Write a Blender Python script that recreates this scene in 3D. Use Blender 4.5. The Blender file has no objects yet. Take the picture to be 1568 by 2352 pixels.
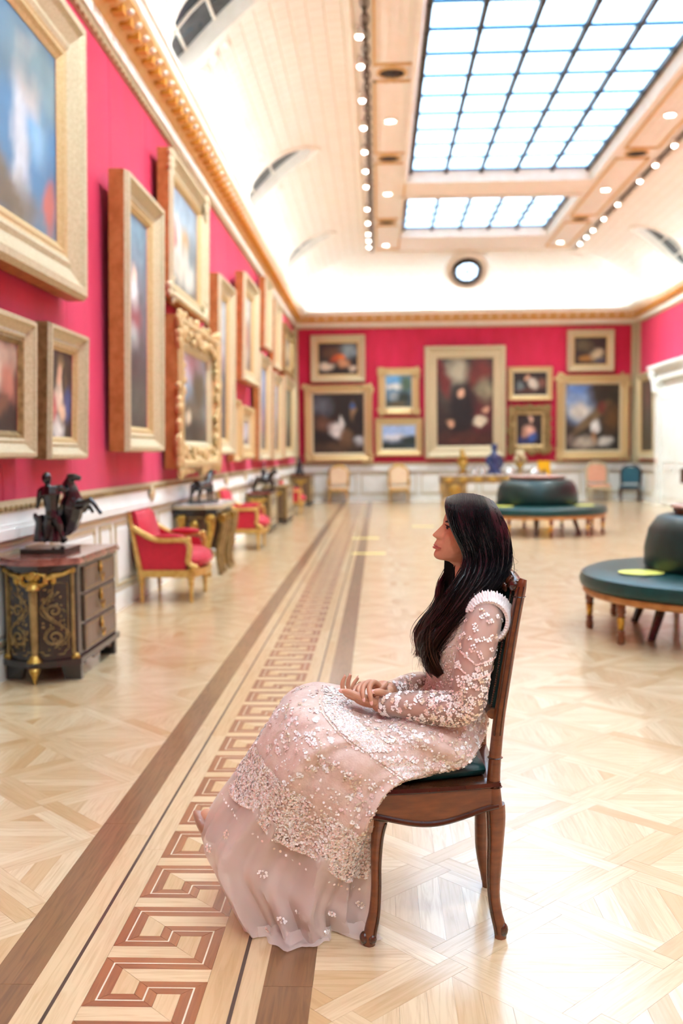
import bpy, bmesh, math, random
import numpy as np
from mathutils import Matrix, Vector, Euler, noise as mnoise
random.seed(7); rng = np.random.default_rng(7)
PI = math.pi
SC = bpy.context.scene
COL = SC.collection

# ------------------------------------------------------------------ camera
CAM_H = 1.34
FPX, CX, CY = 2248.75, 784.0, 1176.0          # focal length in pixels of the 1568 x 2352 frame
YAW, PITCH, ROLL = 0.0381179, 0.0600389, -0.0096993
def cam_axes():
    f = Vector((-math.sin(YAW)*math.cos(PITCH), math.cos(YAW)*math.cos(PITCH), -math.sin(PITCH)))
    r = Vector((math.cos(YAW), math.sin(YAW), 0)); u = r.cross(f)
    c, s = math.cos(ROLL), math.sin(ROLL)
    return c*r + s*u, -s*r + c*u, f
RX, UX, FX = cam_axes()
cd = bpy.data.cameras.new('camera'); cam = bpy.data.objects.new('camera', cd); COL.objects.link(cam)
cam.matrix_world = Matrix(((RX.x, UX.x, -FX.x, 0), (RX.y, UX.y, -FX.y, 0), (RX.z, UX.z, -FX.z, CAM_H), (0, 0, 0, 1)))
cd.sensor_fit = 'VERTICAL'; cd.sensor_height = 36.0; cd.sensor_width = 24.0; cd.lens = 36.0*FPX/2352.0
cd.clip_start = 0.05; cd.clip_end = 200
cd.dof.use_dof = True; cd.dof.focus_distance = 2.70; cd.dof.aperture_fstop = 2.1
SC.camera = cam

# ------------------------------------------------------------------ world, light level, exposure
w = bpy.data.worlds.new('world'); SC.world = w; w.use_nodes = True
w.node_tree.nodes['Background'].inputs[0].default_value = (0.72, 0.86, 1.0, 1)
w.node_tree.nodes['Background'].inputs[1].default_value = 0.6
SKY_PANE = 1.85         # daylight given off by each frosted skylight pane
COVE_STRIP = 13.5        # lamps lying behind the cornice lip
SPOT_LAMP = 8.0        # ceiling spotlights
vs = SC.view_settings; vs.view_transform = 'Standard'; vs.look = 'None'; vs.gamma = 1.0; vs.use_curve_mapping = False
vs.exposure = 1.2
SC.display_settings.display_device = 'sRGB'
SC.cycles.use_denoising = True
SC.cycles.max_bounces = 6; SC.cycles.diffuse_bounces = 3; SC.cycles.glossy_bounces = 2; SC.cycles.transmission_bounces = 2; SC.cycles.transparent_max_bounces = 14
SC.cycles.use_adaptive_sampling = True; SC.cycles.adaptive_threshold = 0.2; SC.cycles.adaptive_min_samples = 10
SC.cycles.sample_clamp_indirect = 8.0
SC.cycles.caustics_reflective = False; SC.cycles.caustics_refractive = False

# ------------------------------------------------------------------ helpers
def ray(px, py): return RX*((px-CX)/FPX) - UX*((py-CY)/FPX) + FX
def at(px, py, Y):                                  # the point at depth Y seen at this pixel
    d = ray(px, py); k = Y/d.y
    return Vector((d.x*k, Y, CAM_H + d.z*k))
def lin(c):
    if isinstance(c, str):
        c = [int(c[i:i+2], 16)/255 for i in (0, 2, 4)]
    return tuple(x/12.92 if x <= 0.04045 else ((x+0.055)/1.055)**2.4 for x in c[:3])
MATS = {}
def mat(name, col, rough=0.5, metal=0.0, col2=None, scale=8.0, detail=4.0, mixlo=0.35, mixhi=0.65, stretch=(1, 1, 1), bump=0.0, bscale=None,
        spec=0.5, coat=0.0, coat_rough=0.1, sheen=0.0, sheen_tint=None, emit=None, estr=0.0, alpha=None, sss=0.0, coords='Object', wave=None, rough2=None, trans=0.0):
    m = bpy.data.materials.new(name); m.use_nodes = True; nt = m.node_tree; N = nt.nodes; L = nt.links
    b = N['Principled BSDF']; MATS[name] = m
    c1 = lin(col) + (1,)
    b.inputs['Base Color'].default_value = c1
    b.inputs['Roughness'].default_value = rough; b.inputs['Metallic'].default_value = metal
    b.inputs['Specular IOR Level'].default_value = spec
    b.inputs['Coat Weight'].default_value = coat; b.inputs['Coat Roughness'].default_value = coat_rough
    if sheen:
        b.inputs['Sheen Weight'].default_value = sheen; b.inputs['Sheen Roughness'].default_value = 0.4
        if sheen_tint: b.inputs['Sheen Tint'].default_value = lin(sheen_tint) + (1,)
    if sss: b.inputs['Subsurface Weight'].default_value = sss; b.inputs['Subsurface Radius'].default_value = (0.012, 0.005, 0.003); b.inputs['Subsurface Scale'].default_value = 0.6
    if trans: b.inputs['Transmission Weight'].default_value = trans
    if emit is not None:
        b.inputs['Emission Color'].default_value = lin(emit) + (1,); b.inputs['Emission Strength'].default_value = estr
    if alpha is not None: b.inputs['Alpha'].default_value = alpha
    if col2 is not None or bump or rough2 is not None:
        tc = N.new('ShaderNodeTexCoord'); mp = N.new('ShaderNodeMapping'); mp.inputs['Scale'].default_value = stretch
        L.new(tc.outputs[coords], mp.inputs[0])
        nz = N.new('ShaderNodeTexNoise'); nz.inputs['Scale'].default_value = scale; nz.inputs['Detail'].default_value = detail
        L.new(mp.outputs[0], nz.inputs['Vector'])
        if col2 is not None:
            rp = N.new('ShaderNodeMapRange'); rp.inputs[1].default_value = mixlo; rp.inputs[2].default_value = mixhi
            L.new(nz.outputs[0], rp.inputs[0])
            mx = N.new('ShaderNodeMix'); mx.data_type = 'RGBA'
            mx.inputs[6].default_value = c1; mx.inputs[7].default_value = lin(col2) + (1,)
            L.new(rp.outputs[0], mx.inputs[0]); L.new(mx.outputs[2], b.inputs['Base Color'])
            if rough2 is not None:
                rr = N.new('ShaderNodeMapRange'); rr.inputs[3].default_value = rough; rr.inputs[4].default_value = rough2
                L.new(rp.outputs[0], rr.inputs[0]); L.new(rr.outputs[0], b.inputs['Roughness'])
        if bump:
            n2 = nz
            if bscale:
                n2 = N.new('ShaderNodeTexNoise'); n2.inputs['Scale'].default_value = bscale; n2.inputs['Detail'].default_value = 3
                L.new(mp.outputs[0], n2.inputs['Vector'])
            bp = N.new('ShaderNodeBump'); bp.inputs['Strength'].default_value = bump; bp.inputs['Distance'].default_value = 0.01
            L.new(n2.outputs[0], bp.inputs['Height']); L.new(bp.outputs[0], b.inputs['Normal'])
    return m

class G:                                                # collects faces for ONE mesh
    def __init__(s): s.v = []; s.f = []; s.c = []; s.uv = []; s.M = None; s.col = None
    def add(s, vs, fs, col=None, uvs=None):
        o = len(s.v)
        if s.M is not None: vs = [s.M @ Vector(p) for p in vs]
        s.v += [tuple(p) for p in vs]
        s.f += [tuple(i+o for i in f) for f in fs]
        c = col if col is not None else s.col
        s.c += [c]*len(fs)
        s.uv += (uvs if uvs is not None else [None]*len(fs))
        return s
    def box(s, x0, x1, y0, y1, z0, z1, col=None):
        vs = [(x, y, z) for z in (z0, z1) for y in (y0, y1) for x in (x0, x1)]
        return s.add(vs, [(0, 2, 3, 1), (4, 5, 7, 6), (0, 1, 5, 4), (2, 6, 7, 3), (0, 4, 6, 2), (1, 3, 7, 5)], col)
    def bbox(s, x0, x1, y0, y1, z0, z1, b=0.004, col=None):            # box with chamfered edges
        bm = bmesh.new(); bmesh.ops.create_cube(bm, size=1)
        for v in bm.verts: v.co = Vector(((x0+x1)/2+v.co.x*(x1-x0), (y0+y1)/2+v.co.y*(y1-y0), (z0+z1)/2+v.co.z*(z1-z0)))
        bmesh.ops.bevel(bm, geom=bm.edges[:], offset=b, segments=2, affect='EDGES', profile=0.5)
        bm.verts.index_update()
        r = s.add([v.co.copy() for v in bm.verts], [[v.index for v in f.verts] for f in bm.faces], col); bm.free(); return r
    def prism(s, poly, z0, z1, axis='z', col=None):                     # 2D outline extruded
        n = len(poly)
        def P(a, b, c): return (a, b, c) if axis == 'z' else ((a, c, b) if axis == 'y' else (c, a, b))
        vs = [P(a, b, z0) for a, b in poly] + [P(a, b, z1) for a, b in poly]
        fs = [tuple(range(n))[::-1], tuple(range(n, 2*n))] + [(i, (i+1) % n, n+(i+1) % n, n+i) for i in range(n)]
        return s.add(vs, fs, col)
    def lathe(s, prof, c=(0, 0, 0), n=16, col=None, sx=1, sy=1):          # prof: (r, z)
        vs = []; fs = []
        for r, z in prof:
            for k in range(n): a = 2*PI*k/n; vs.append((c[0]+r*math.cos(a)*sx, c[1]+r*math.sin(a)*sy, c[2]+z))
        m = len(prof)
        for i in range(m-1):
            for k in range(n): fs.append((i*n+k, i*n+(k+1) % n, (i+1)*n+(k+1) % n, (i+1)*n+k))
        fs.append(tuple(range(n))[::-1]); fs.append(tuple((m-1)*n+k for k in range(n)))
        return s.add(vs, fs, col)
    def tube(s, pts, rad, n=8, cap=True, flat=1.0, up=None, col=None):      # swept tube; flat squashes one axis
        pts = [Vector(p) for p in pts]; m = len(pts)
        if not hasattr(rad, '__len__'): rad = [rad]*m
        vs = []; fs = []; pu = None
        for i in range(m):
            t = (pts[min(i+1, m-1)] - pts[max(i-1, 0)]).normalized()
            if pu is None:
                a = Vector(up) if up else (Vector((0, 0, 1)) if abs(t.z) < 0.9 else Vector((1, 0, 0)))
                pu = (a - t*a.dot(t)).normalized()
            else:
                pu = (pu - t*pu.dot(t)).normalized()
            q = t.cross(pu); r = rad[i]
            if hasattr(r, '__len__'): ra, rb = r
            else: ra, rb = r, r*flat
            for k in range(n):
                a = 2*PI*k/n; vs.append(pts[i] + pu*(ra*math.cos(a)) + q*(rb*math.sin(a)))
        for i in range(m-1):
            for k in range(n): fs.append((i*n+k, i*n+(k+1) % n, (i+1)*n+(k+1) % n, (i+1)*n+k))
        if cap: fs.append(tuple(range(n))[::-1]); fs.append(tuple((m-1)*n+k for k in range(n)))
        return s.add(vs, fs, col)
    def ball(s, c, r, n=10, m=7, R=None, col=None):                        # ellipsoid
        if not hasattr(r, '__len__'): r = (r, r, r)
        vs = [(0, 0, -1)]; fs = []
        for i in range(1, m):
            a = -PI/2 + PI*i/m
            for k in range(n): b = 2*PI*k/n; vs.append((math.cos(a)*math.cos(b), math.cos(a)*math.sin(b), math.sin(a)))
        vs.append((0, 0, 1))
        for k in range(n):
            fs.append((0, 1+(k+1) % n, 1+k)); fs.append((len(vs)-1, 1+(m-2)*n+k, 1+(m-2)*n+(k+1) % n))
        for i in range(m-2):
            for k in range(n): fs.append((1+i*n+k, 1+i*n+(k+1) % n, 1+(i+1)*n+(k+1) % n, 1+(i+1)*n+k))
        out = []
        for p in vs:
            q = Vector((p[0]*r[0], p[1]*r[1], p[2]*r[2]))
            if R is not None: q = R @ q
            out.append(q + Vector(c))
        return s.add(out, fs, col)
    def rings(s, rs, close=True, cap0=False, cap1=False, col=None):        # list of equally long vertex rings
        n = len(rs[0]); vs = [p for r in rs for p in r]; fs = []
        for i in range(len(rs)-1):
            for k in range(n if close else n-1): fs.append((i*n+k, i*n+(k+1) % n, (i+1)*n+(k+1) % n, (i+1)*n+k))
        if cap0: fs.append(tuple(range(n))[::-1])
        if cap1: fs.append(tuple((len(rs)-1)*n+k for k in range(n)))
        return s.add(vs, fs, col)
    def mesh(s, name, m=None, smooth=False):
        me = bpy.data.meshes.new(name); me.from_pydata(s.v, [], s.f); me.update()
        if m is not None: me.materials.append(MATS[m] if isinstance(m, str) else m)
        if any(c is not None for c in s.c):
            ca = me.color_attributes.new('tone', 'FLOAT_COLOR', 'CORNER')
            arr = np.ones((len(me.loops), 4), np.float32); li = 0
            for f, c in zip(s.f, s.c):
                if c is not None: arr[li:li+len(f), :len(c)] = c
                li += len(f)
            ca.data.foreach_set('color', arr.ravel())
        if any(u is not None for u in s.uv):
            ul = me.uv_layers.new(name='grain'); arr = np.zeros((len(me.loops), 2), np.float32); li = 0
            for f, u in zip(s.f, s.uv):
                if u is not None: arr[li:li+len(f)] = u
                li += len(f)
            ul.data.foreach_set('uv', arr.ravel())
        if smooth: me.polygons.foreach_set('use_smooth', [True]*len(me.polygons))
        return me
    def build(s, name, m, parent=None, smooth=False, world=False, label=None, kind=None):
        me = s.mesh(name, m, smooth)
        if smooth == 'auto' or smooth is True:
            try: me.set_sharp_from_angle(angle=math.radians(42))
            except Exception: pass
        o = bpy.data.objects.new(name, me); COL.objects.link(o)
        if parent is not None:
            o.parent = parent
            if world: o.matrix_parent_inverse = parent.matrix_basis.inverted()
        if label: o['label'] = label
        if kind: o['kind'] = kind
        return o
def tag(o, label, cat, group=None, kind=None):
    o['label'] = label; o['category'] = cat
    if group: o['group'] = group
    if kind: o['kind'] = kind
    return o
def thing(name, label, cat, loc=(0, 0, 0), rz=0.0, group=None, rx=0.0, kind=None):
    o = bpy.data.objects.new(name, None); COL.objects.link(o); o.empty_display_size = 0.1
    o.location = loc; o.rotation_euler = (rx, 0, rz)
    return tag(o, label, cat, group, kind)
def struct(o, label=None):
    o['kind'] = 'structure'
    if label: o['label'] = label
    return o
def copy_tree(o, loc, rz, label, group=None, scale=None):
    def cp(x, par):
        c = x.copy(); COL.objects.link(c); c.parent = par
        for ch in x.children: cp(ch, c)
        return c
    r = cp(o, None); r.location = loc; r.rotation_euler = (0, 0, rz); r['label'] = label
    if scale: r.scale = scale
    if group: r['group'] = group
    return r
def remesh(g, voxel, smooth=4):                         # union of overlapping closed shapes as one skin
    me = g.mesh('tmp'); o = bpy.data.objects.new('tmp', me); COL.objects.link(o)
    r = o.modifiers.new('r', 'REMESH'); r.mode = 'VOXEL'; r.voxel_size = voxel
    if smooth: sm = o.modifiers.new('s', 'SMOOTH'); sm.factor = 0.5; sm.iterations = smooth
    dg = bpy.context.evaluated_depsgraph_get(); e = o.evaluated_get(dg); em = e.to_mesh()
    co = np.empty(len(em.vertices)*3, np.float32); em.vertices.foreach_get('co', co); co = co.reshape(-1, 3)
    fs = [tuple(p.vertices) for p in em.polygons]
    e.to_mesh_clear(); bpy.data.objects.remove(o); bpy.data.meshes.remove(me)
    out = G(); out.v = [tuple(c) for c in co.tolist()]; out.f = fs; out.c = [None]*len(fs); out.uv = [None]*len(fs)
    return out
def interp(keys, t):                                     # piecewise Catmull-Rom through (t, value...) keys
    ts = [k[0] for k in keys]
    if t <= ts[0]: return np.array(keys[0][1:], float)
    if t >= ts[-1]: return np.array(keys[-1][1:], float)
    i = max(j for j in range(len(ts)-1) if ts[j] <= t)
    p1 = np.array(keys[i][1:], float); p2 = np.array(keys[i+1][1:], float)
    p0 = np.array(keys[max(i-1, 0)][1:], float); p3 = np.array(keys[min(i+2, len(keys)-1)][1:], float)
    u = (t-ts[i])/(ts[i+1]-ts[i])
    return 0.5*((2*p1)+(-p0+p2)*u+(2*p0-5*p1+4*p2-p3)*u*u+(-p0+3*p1-3*p2+p3)*u**3)
def spline(pts, n):
    K = [(i,)+tuple(p) for i, p in enumerate(pts)]
    return [Vector(interp(K, (len(pts)-1)*j/(n-1))) for j in range(n)]

# ------------------------------------------------------------------ materials
def wood_floor(name, c_lo, c_hi, c_grain, rough=0.30, rough_hi=0.42):
    m = bpy.data.materials.new(name); m.use_nodes = True; nt = m.node_tree; N = nt.nodes; L = nt.links; b = N['Principled BSDF']; MATS[name] = m
    at_ = N.new('ShaderNodeAttribute'); at_.attribute_name = 'tone'
    uv = N.new('ShaderNodeUVMap'); uv.uv_map = 'grain'
    mp = N.new('ShaderNodeMapping'); mp.inputs['Scale'].default_value = (4, 55, 1); L.new(uv.outputs[0], mp.inputs[0])
    nz = N.new('ShaderNodeTexNoise'); nz.inputs['Scale'].default_value = 1.0; nz.inputs['Detail'].default_value = 5; nz.inputs['Distortion'].default_value = 1.4
    L.new(mp.outputs[0], nz.inputs['Vector'])
    sp = N.new('ShaderNodeSeparateColor'); L.new(at_.outputs['Color'], sp.inputs[0])
    mx = N.new('ShaderNodeMix'); mx.data_type = 'RGBA'; mx.inputs[6].default_value = lin(c_lo)+(1,); mx.inputs[7].default_value = lin(c_hi)+(1,)
    L.new(sp.outputs[0], mx.inputs[0])
    rp = N.new('ShaderNodeMapRange'); rp.inputs[1].default_value = 0.42; rp.inputs[2].default_value = 0.72; rp.inputs[4].default_value = 0.55
    L.new(nz.outputs[0], rp.inputs[0])
    m2 = N.new('ShaderNodeMix'); m2.data_type = 'RGBA'; m2.inputs[7].default_value = lin(c_grain)+(1,)
    L.new(rp.outputs[0], m2.inputs[0]); L.new(mx.outputs[2], m2.inputs[6]); L.new(m2.outputs[2], b.inputs['Base Color'])
    rr = N.new('ShaderNodeMapRange'); rr.inputs[3].default_value = rough; rr.inputs[4].default_value = rough_hi; L.new(nz.outputs[0], rr.inputs[0]); L.new(rr.outputs[0], b.inputs['Roughness'])
    bp = N.new('ShaderNodeBump'); bp.inputs['Strength'].default_value = 0.05; bp.inputs['Distance'].default_value = 0.002
    L.new(nz.outputs[0], bp.inputs['Height']); L.new(bp.outputs[0], b.inputs['Normal'])
    b.inputs['Specular IOR Level'].default_value = 0.6
    b.inputs['Coat Weight'].default_value = 1.0; b.inputs['Coat Roughness'].default_value = 0.18; b.inputs['Coat IOR'].default_value = 1.72
    return m
wood_floor('oak', 'd4ae7a', 'eed8b0', 'c09864')
wood_floor('walnut', '7d5634', '9d7448', '5a3a22')
wood_floor('mahogany', '8f4e2a', 'b46f3e', '743d20')
wood_floor('holly', 'efe0c4', 'f6ead2', 'dcc8a2')
wood_floor('ebony', '33221c', '452f26', '1f1512')
mat('subfloor', '8a6a48', 0.6)
mat('crimson', 'c4063a', 0.62, col2='d21048', scale=3.0, detail=6, stretch=(1, 1, 0.35), sheen=0.5, sheen_tint='ff9cc0', bump=0.12, bscale=60)
mat('crimson_seam', '8f0a28', 0.7)
mat('white_paint', 'eef0ec', 0.45, col2='e6e8e2', scale=4, spec=0.4)
mat('plaster', 'f3ecdf', 0.75, col2='eee5d4', scale=5)
mat('plaster_white', 'f6f1e6', 0.7, col2='efe8da', scale=5)
mat('peach_plaster', 'f7f0e8', 0.7, col2='f4ece2', scale=5)
mat('ochre', 'e4bd80', 0.5, col2='dcb06c', scale=9)
mat('ochre_dark', 'cf8f30', 0.5)
mat('gilt', 'd6bd8a', 0.42, 0.35, col2='c6a872', scale=60, bump=0.15, bscale=90)
mat('gilt_pale', 'd2c6a4', 0.48, 0.28, col2='c0b08a', scale=60, bump=0.2, bscale=80)
mat('gilt_brown', 'a48a58', 0.45, 0.4, col2='80683e', scale=22, bump=0.2, bscale=70)
mat('gilt_orange', 'c2884e', 0.45, 0.2, col2='a97038', scale=14)
mat('ormolu', 'c9a556', 0.34, 0.85, col2='9c7a34', scale=40, bump=0.2, bscale=120)
mat('bronze', '07080b', 0.25, 0.0, col2='0e0d0d', scale=12, spec=0.6, coat=0.5, coat_rough=0.15)
mat('gilt_chair', 'd6b066', 0.38, 0.4, col2='c09548', scale=24)
mat('ebonised', '14110f', 0.25, col2='241a14', scale=10, coat=0.5)
mat('brown_veneer', '5a4433', 0.35, col2='6f5742', scale=60, stretch=(1, 1, 0.2), coat=0.4)
mat('marble_red', '7b3a30', 0.15, col2='a8695a', scale=14, detail=8, coat=0.5)
mat('marble_white', 'd8d4cf', 0.2, col2='b5afa8', scale=9, detail=8, coat=0.4)
mat('red_silk', 'c8102f', 0.6, col2='b90c29', scale=30, sheen=0.6, sheen_tint='ff9aa8', bump=0.1, bscale=200)
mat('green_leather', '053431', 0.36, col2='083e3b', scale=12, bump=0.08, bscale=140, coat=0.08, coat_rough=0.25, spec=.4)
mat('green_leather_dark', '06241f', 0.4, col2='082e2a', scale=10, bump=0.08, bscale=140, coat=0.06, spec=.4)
mat('chair_wood', '5c2d13', 0.28, col2='7c431e', scale=7, detail=6, stretch=(2.0, 2.0, 9.0), mixlo=0.3, mixhi=0.7, coat=0.5, coat_rough=0.12)
mat('chair_wood_dark', '34190b', 0.25, col2='4c2711', scale=12, coat=0.6)
mat('bench_wood', '6b3413', 0.3, col2='8a4a1e', scale=12, coat=0.4)
mat('brass_tape', 'c89a3a', 0.35, 0.8)
mat('yellow_vinyl', 'e8e46a', 0.5)
mat('tape_yellow', 'ded476', 0.5)
mat('peach_silk', 'eab394', 0.6, col2='e2a384', scale=14, sheen=0.3)
mat('cream_silk', 'efdcb4', 0.6, col2='ecc9a8', scale=12, sheen=0.3)
mat('teal_silk', '0f5a6a', 0.6, col2='0c4a59', scale=14, sheen=0.3)
mat('glass_dark', '2c3238', 0.2, col2='3e4c58', scale=1.5)
mat('iron', '2b2420', 0.45)
mat('vent_metal', '5a4a3e', 0.5, 0.3)
mat('skylight_pane', 'dff4ff', 0.5, emit='b2dcff', estr=SKY_PANE)
mat('cross_bar_blue_glare', '2a86b8', 0.5)  # blue glare from the panes, painted into the cross bars' colour
mat('oculus_pane', 'cfe6ff', 0.4, emit='bfe0ff', estr=1.8)
mat('lamp_glow', 'ffffff', 0.4, emit='fffaf2', estr=SPOT_LAMP); MATS['lamp_glow'].cycles.emission_sampling = 'NONE'
def lamp_spot(parent, loc, aim, power, cone, blend=.8, radius=.06):
    ld = bpy.data.lights.new('lamp_light', 'SPOT'); ld.energy = power; ld.spot_size = math.radians(cone); ld.spot_blend = blend; ld.shadow_soft_size = radius; ld.color = (.87, .96, 1.0)
    lo = bpy.data.objects.new('lamp_light', ld); COL.objects.link(lo); lo.parent = parent; lo.location = loc
    d = Vector(aim)-(Vector(parent.location)+Vector(loc)); lo.rotation_euler = d.to_track_quat('-Z', 'Y').to_euler(); return lo
mat('strip_glow', 'ffffff', 0.4, emit='e0f1ff', estr=COVE_STRIP); mat('strip_glow_side', 'ffffff', 0.4, emit='e0f1ff', estr=COVE_STRIP*.62)
mat('sign_yellow', 'f0b400', 0.5)
mat('cap_stone', 'c9a79a', 0.25, col2='b98f80', scale=12, coat=.3)
mat('lapis', '141f42', 0.3, col2='22386e', scale=10, coat=0.5)
mat('silvered', 'cfcfc8', 0.25, 0.7)
mat('glass_white', 'f3f0ea', 0.3)
# ================================================================== the room
XL, XR, YF, YB = -2.28, 7.0, -10.0, 27.0
Z_DADO, Z_TOP, H = 1.07, 4.78, 6.40
def clip(poly, a, b, c):                                  # keep a*x + b*y <= c
    out = []
    for i in range(len(poly)):
        p, q = poly[i], poly[(i+1) % len(poly)]
        dp, dq = a*p[0]+b*p[1]-c, a*q[0]+b*q[1]-c
        if dp <= 0: out.append(p)
        if (dp < 0 < dq) or (dq < 0 < dp):
            t = dp/(dp-dq); out.append((p[0]+(q[0]-p[0])*t, p[1]+(q[1]-p[1])*t))
    return out
def shrink(poly, d):
    cx = sum(p[0] for p in poly)/len(poly); cy = sum(p[1] for p in poly)/len(poly)
    o = []
    for x, y in poly:
        l = math.hypot(x-cx, y-cy); k = max(0, 1-d*1.4/max(l, 1e-6)); o.append((cx+(x-cx)*k, cy+(y-cy)*k))
    return o
def area(poly): return 0.5*abs(sum(poly[i][0]*poly[(i+1) % len(poly)][1]-poly[(i+1) % len(poly)][0]*poly[i][1] for i in range(len(poly))))
def board(g, poly, gd, tone, top=0.0, gap=0.0005):        # one wooden piece: grain runs along gd
    if len(poly) < 3 or area(poly) < 2e-5: return
    q = shrink(poly, gap); n = len(q)
    if sum(q[i][0]*q[(i+1) % n][1]-q[(i+1) % n][0]*q[i][1] for i in range(n)) < 0: q = q[::-1]
    ox, oy = random.random()*9, random.random()*9
    U = lambda p: (p[0]*gd[0]+p[1]*gd[1]+ox, -p[0]*gd[1]+p[1]*gd[0]+oy)
    vs = [(x, y, top-0.005) for x, y in q] + [(x, y, top) for x, y in q]
    fs = [tuple(range(n, 2*n))] + [(i, (i+1) % n, n+(i+1) % n, n+i) for i in range(n)]
    us = [[U(p) for p in q]] + [[U(q[i]), U(q[(i+1) % n]), U(q[(i+1) % n]), U(q[i])] for i in range(n)]
    g.add(vs, fs, (tone, tone, tone, 1), us)
g = G(); g.box(XL-0.3, XR+0.3, YF-0.3, YB+0.3, -0.12, -0.0052)
floor = struct(g.build('floor', 'subfloor'), 'pale oak parquet floor of square panels set diagonally with a dark key border')
def proj(x, y, z):
    d = Vector((x, y, z-CAM_H)); k = d.dot(FX)
    if k < 0.2: return None
    return CX+FPX*d.dot(RX)/k, CY-FPX*d.dot(UX)/k, k
S_P = 0.42058; BW = 0.155*S_P
pieces = []
def panels(origin, xr, yr):
    e1 = (0.70711, 0.70711); e2 = (-0.70711, 0.70711)
    R = 60
    for a in range(-R, R):
        for b in range(-R, R):
            cx = origin[0]+S_P*((a+.5)*e1[0]+(b+.5)*e2[0]); cy = origin[1]+S_P*((a+.5)*e1[1]+(b+.5)*e2[1])
            if not (xr[0]-0.35 < cx < xr[1]+0.35 and yr[0]-0.35 < cy < yr[1]+0.35): continue
            W = lambda s, t: (cx+S_P*(s*e1[0]+t*e2[0]), cy+S_P*(s*e1[1]+t*e2[1]))
            k = BW/S_P; h = .5
            loc = []
            loc.append(([(-h, -h), (h-k, -h), (h-k, -h+k), (-h, -h+k)], e1)); loc.append(([(h-k, -h), (h, -h), (h, h-k), (h-k, h-k)], e2))
            loc.append(([(-h+k, h-k), (h, h-k), (h, h), (-h+k, h)], e1)); loc.append(([(-h, -h+k), (-h+k, -h+k), (-h+k, h), (-h, h)], e2))
            i = h-k; alongx = (a+b) % 2 == 0
            sq = [(-i, -i), (i, -i), (i, i), (-i, i)]
            d = i*2/2**.5; nst = 6; ws = 2*d/nst
            nrm = (-0.70711, 0.70711) if alongx is False else (0.70711, 0.70711)
            # local normal across the strips: room Y for strips along X, room X for strips along Y
            nn = (0.70711, 0.70711) if alongx else (0.70711, -0.70711)
            for j in range(nst):
                lo, hi = -d+j*ws, -d+(j+1)*ws
                q = clip(clip(sq, nn[0], nn[1], hi), -nn[0], -nn[1], -lo)
                if len(q) >= 3: loc.append((q, (1, 0) if alongx else (0, 1)))
            for q, gd in loc:
                p = [W(*v) for v in q]
                for (A, B, Cc) in ((-1, 0, -xr[0]), (1, 0, xr[1]), (0, -1, -yr[0]), (0, 1, yr[1])):
                    if len(p) >= 3: p = clip(p, A, B, Cc)
                if len(p) >= 3 and area(p) > 3e-4: pieces.append((p, gd, min(1, max(0, random.gauss(.6, .27)))))
panels((-1.3015, 3.6397), (XL, -1.008), (0.8, YB))
panels((0.4751, 2.8282), (-0.176, XR), (0.8, YB))
def vis_size(p):
    x = sum(v[0] for v in p)/len(p); y = sum(v[1] for v in p)/len(p); q = proj(x, y, 0)
    if q is None or not (-30 < q[0] < 1600 and q[1] < 2400): return 0
    if 820 < q[0] < 1140 and 0: return 0
    return area(p)/q[2]**3
pieces.sort(key=lambda t: -vis_size(t[0]))
for p, gd, tn in pieces[:280]:
    g = G(); board(g, p, gd, tn); g.build('plank', 'oak', floor)
g = G()
for p, gd, tn in pieces[280:]: board(g, p, gd, tn)
g.build('parquet_field', 'oak', floor, kind='stuff')
# ---- long border strips and the key pattern
def strip(x0, x1, m, name, tone, near=6.0, length=1.15, top=0.0):
    far = G(); y = 0.8+random.random()*0.4
    while y < YB:
        y2 = min(YB, y+length*random.uniform(.8, 1.2)); t = tone+random.uniform(-.2, .2)
        q = [(x0, y), (x1, y), (x1, y2), (x0, y2)]
        if y < near:
            g = G(); board(g, q, (0, 1), t, top); g.build(name, m, floor)
        else: board(far, q, (0, 1), t, top)
        y = y2
    far.build(name+'_run', m, floor, kind='stuff')
strip(-1.008, -0.885, 'walnut', 'walnut_board', .5)
strip(-0.300, -0.176, 'walnut', 'walnut_board', .45)
strip(-0.885, -0.815, 'oak', 'border_board', .55); strip(-0.805, -0.735, 'oak', 'border_board', .5)
strip(-0.443, -0.369, 'oak', 'border_board', .35); strip(-0.359, -0.300, 'oak', 'border_board', .3)
strip(-0.815, -0.805, 'ebony', 'ebony_line', .5, length=2.2); strip(-0.369, -0.359, 'ebony', 'ebony_line', .5, length=2.2)
KW = 0.292; KX = -0.735; KP = 0.2925; KB = 0.109; KHW = 0.006
KPATH = [(.1, 0), (.9, 0), (.9, .60), (.5, .60), (.5, .40), (.1, .40), (.1, 1.0)]
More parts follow.
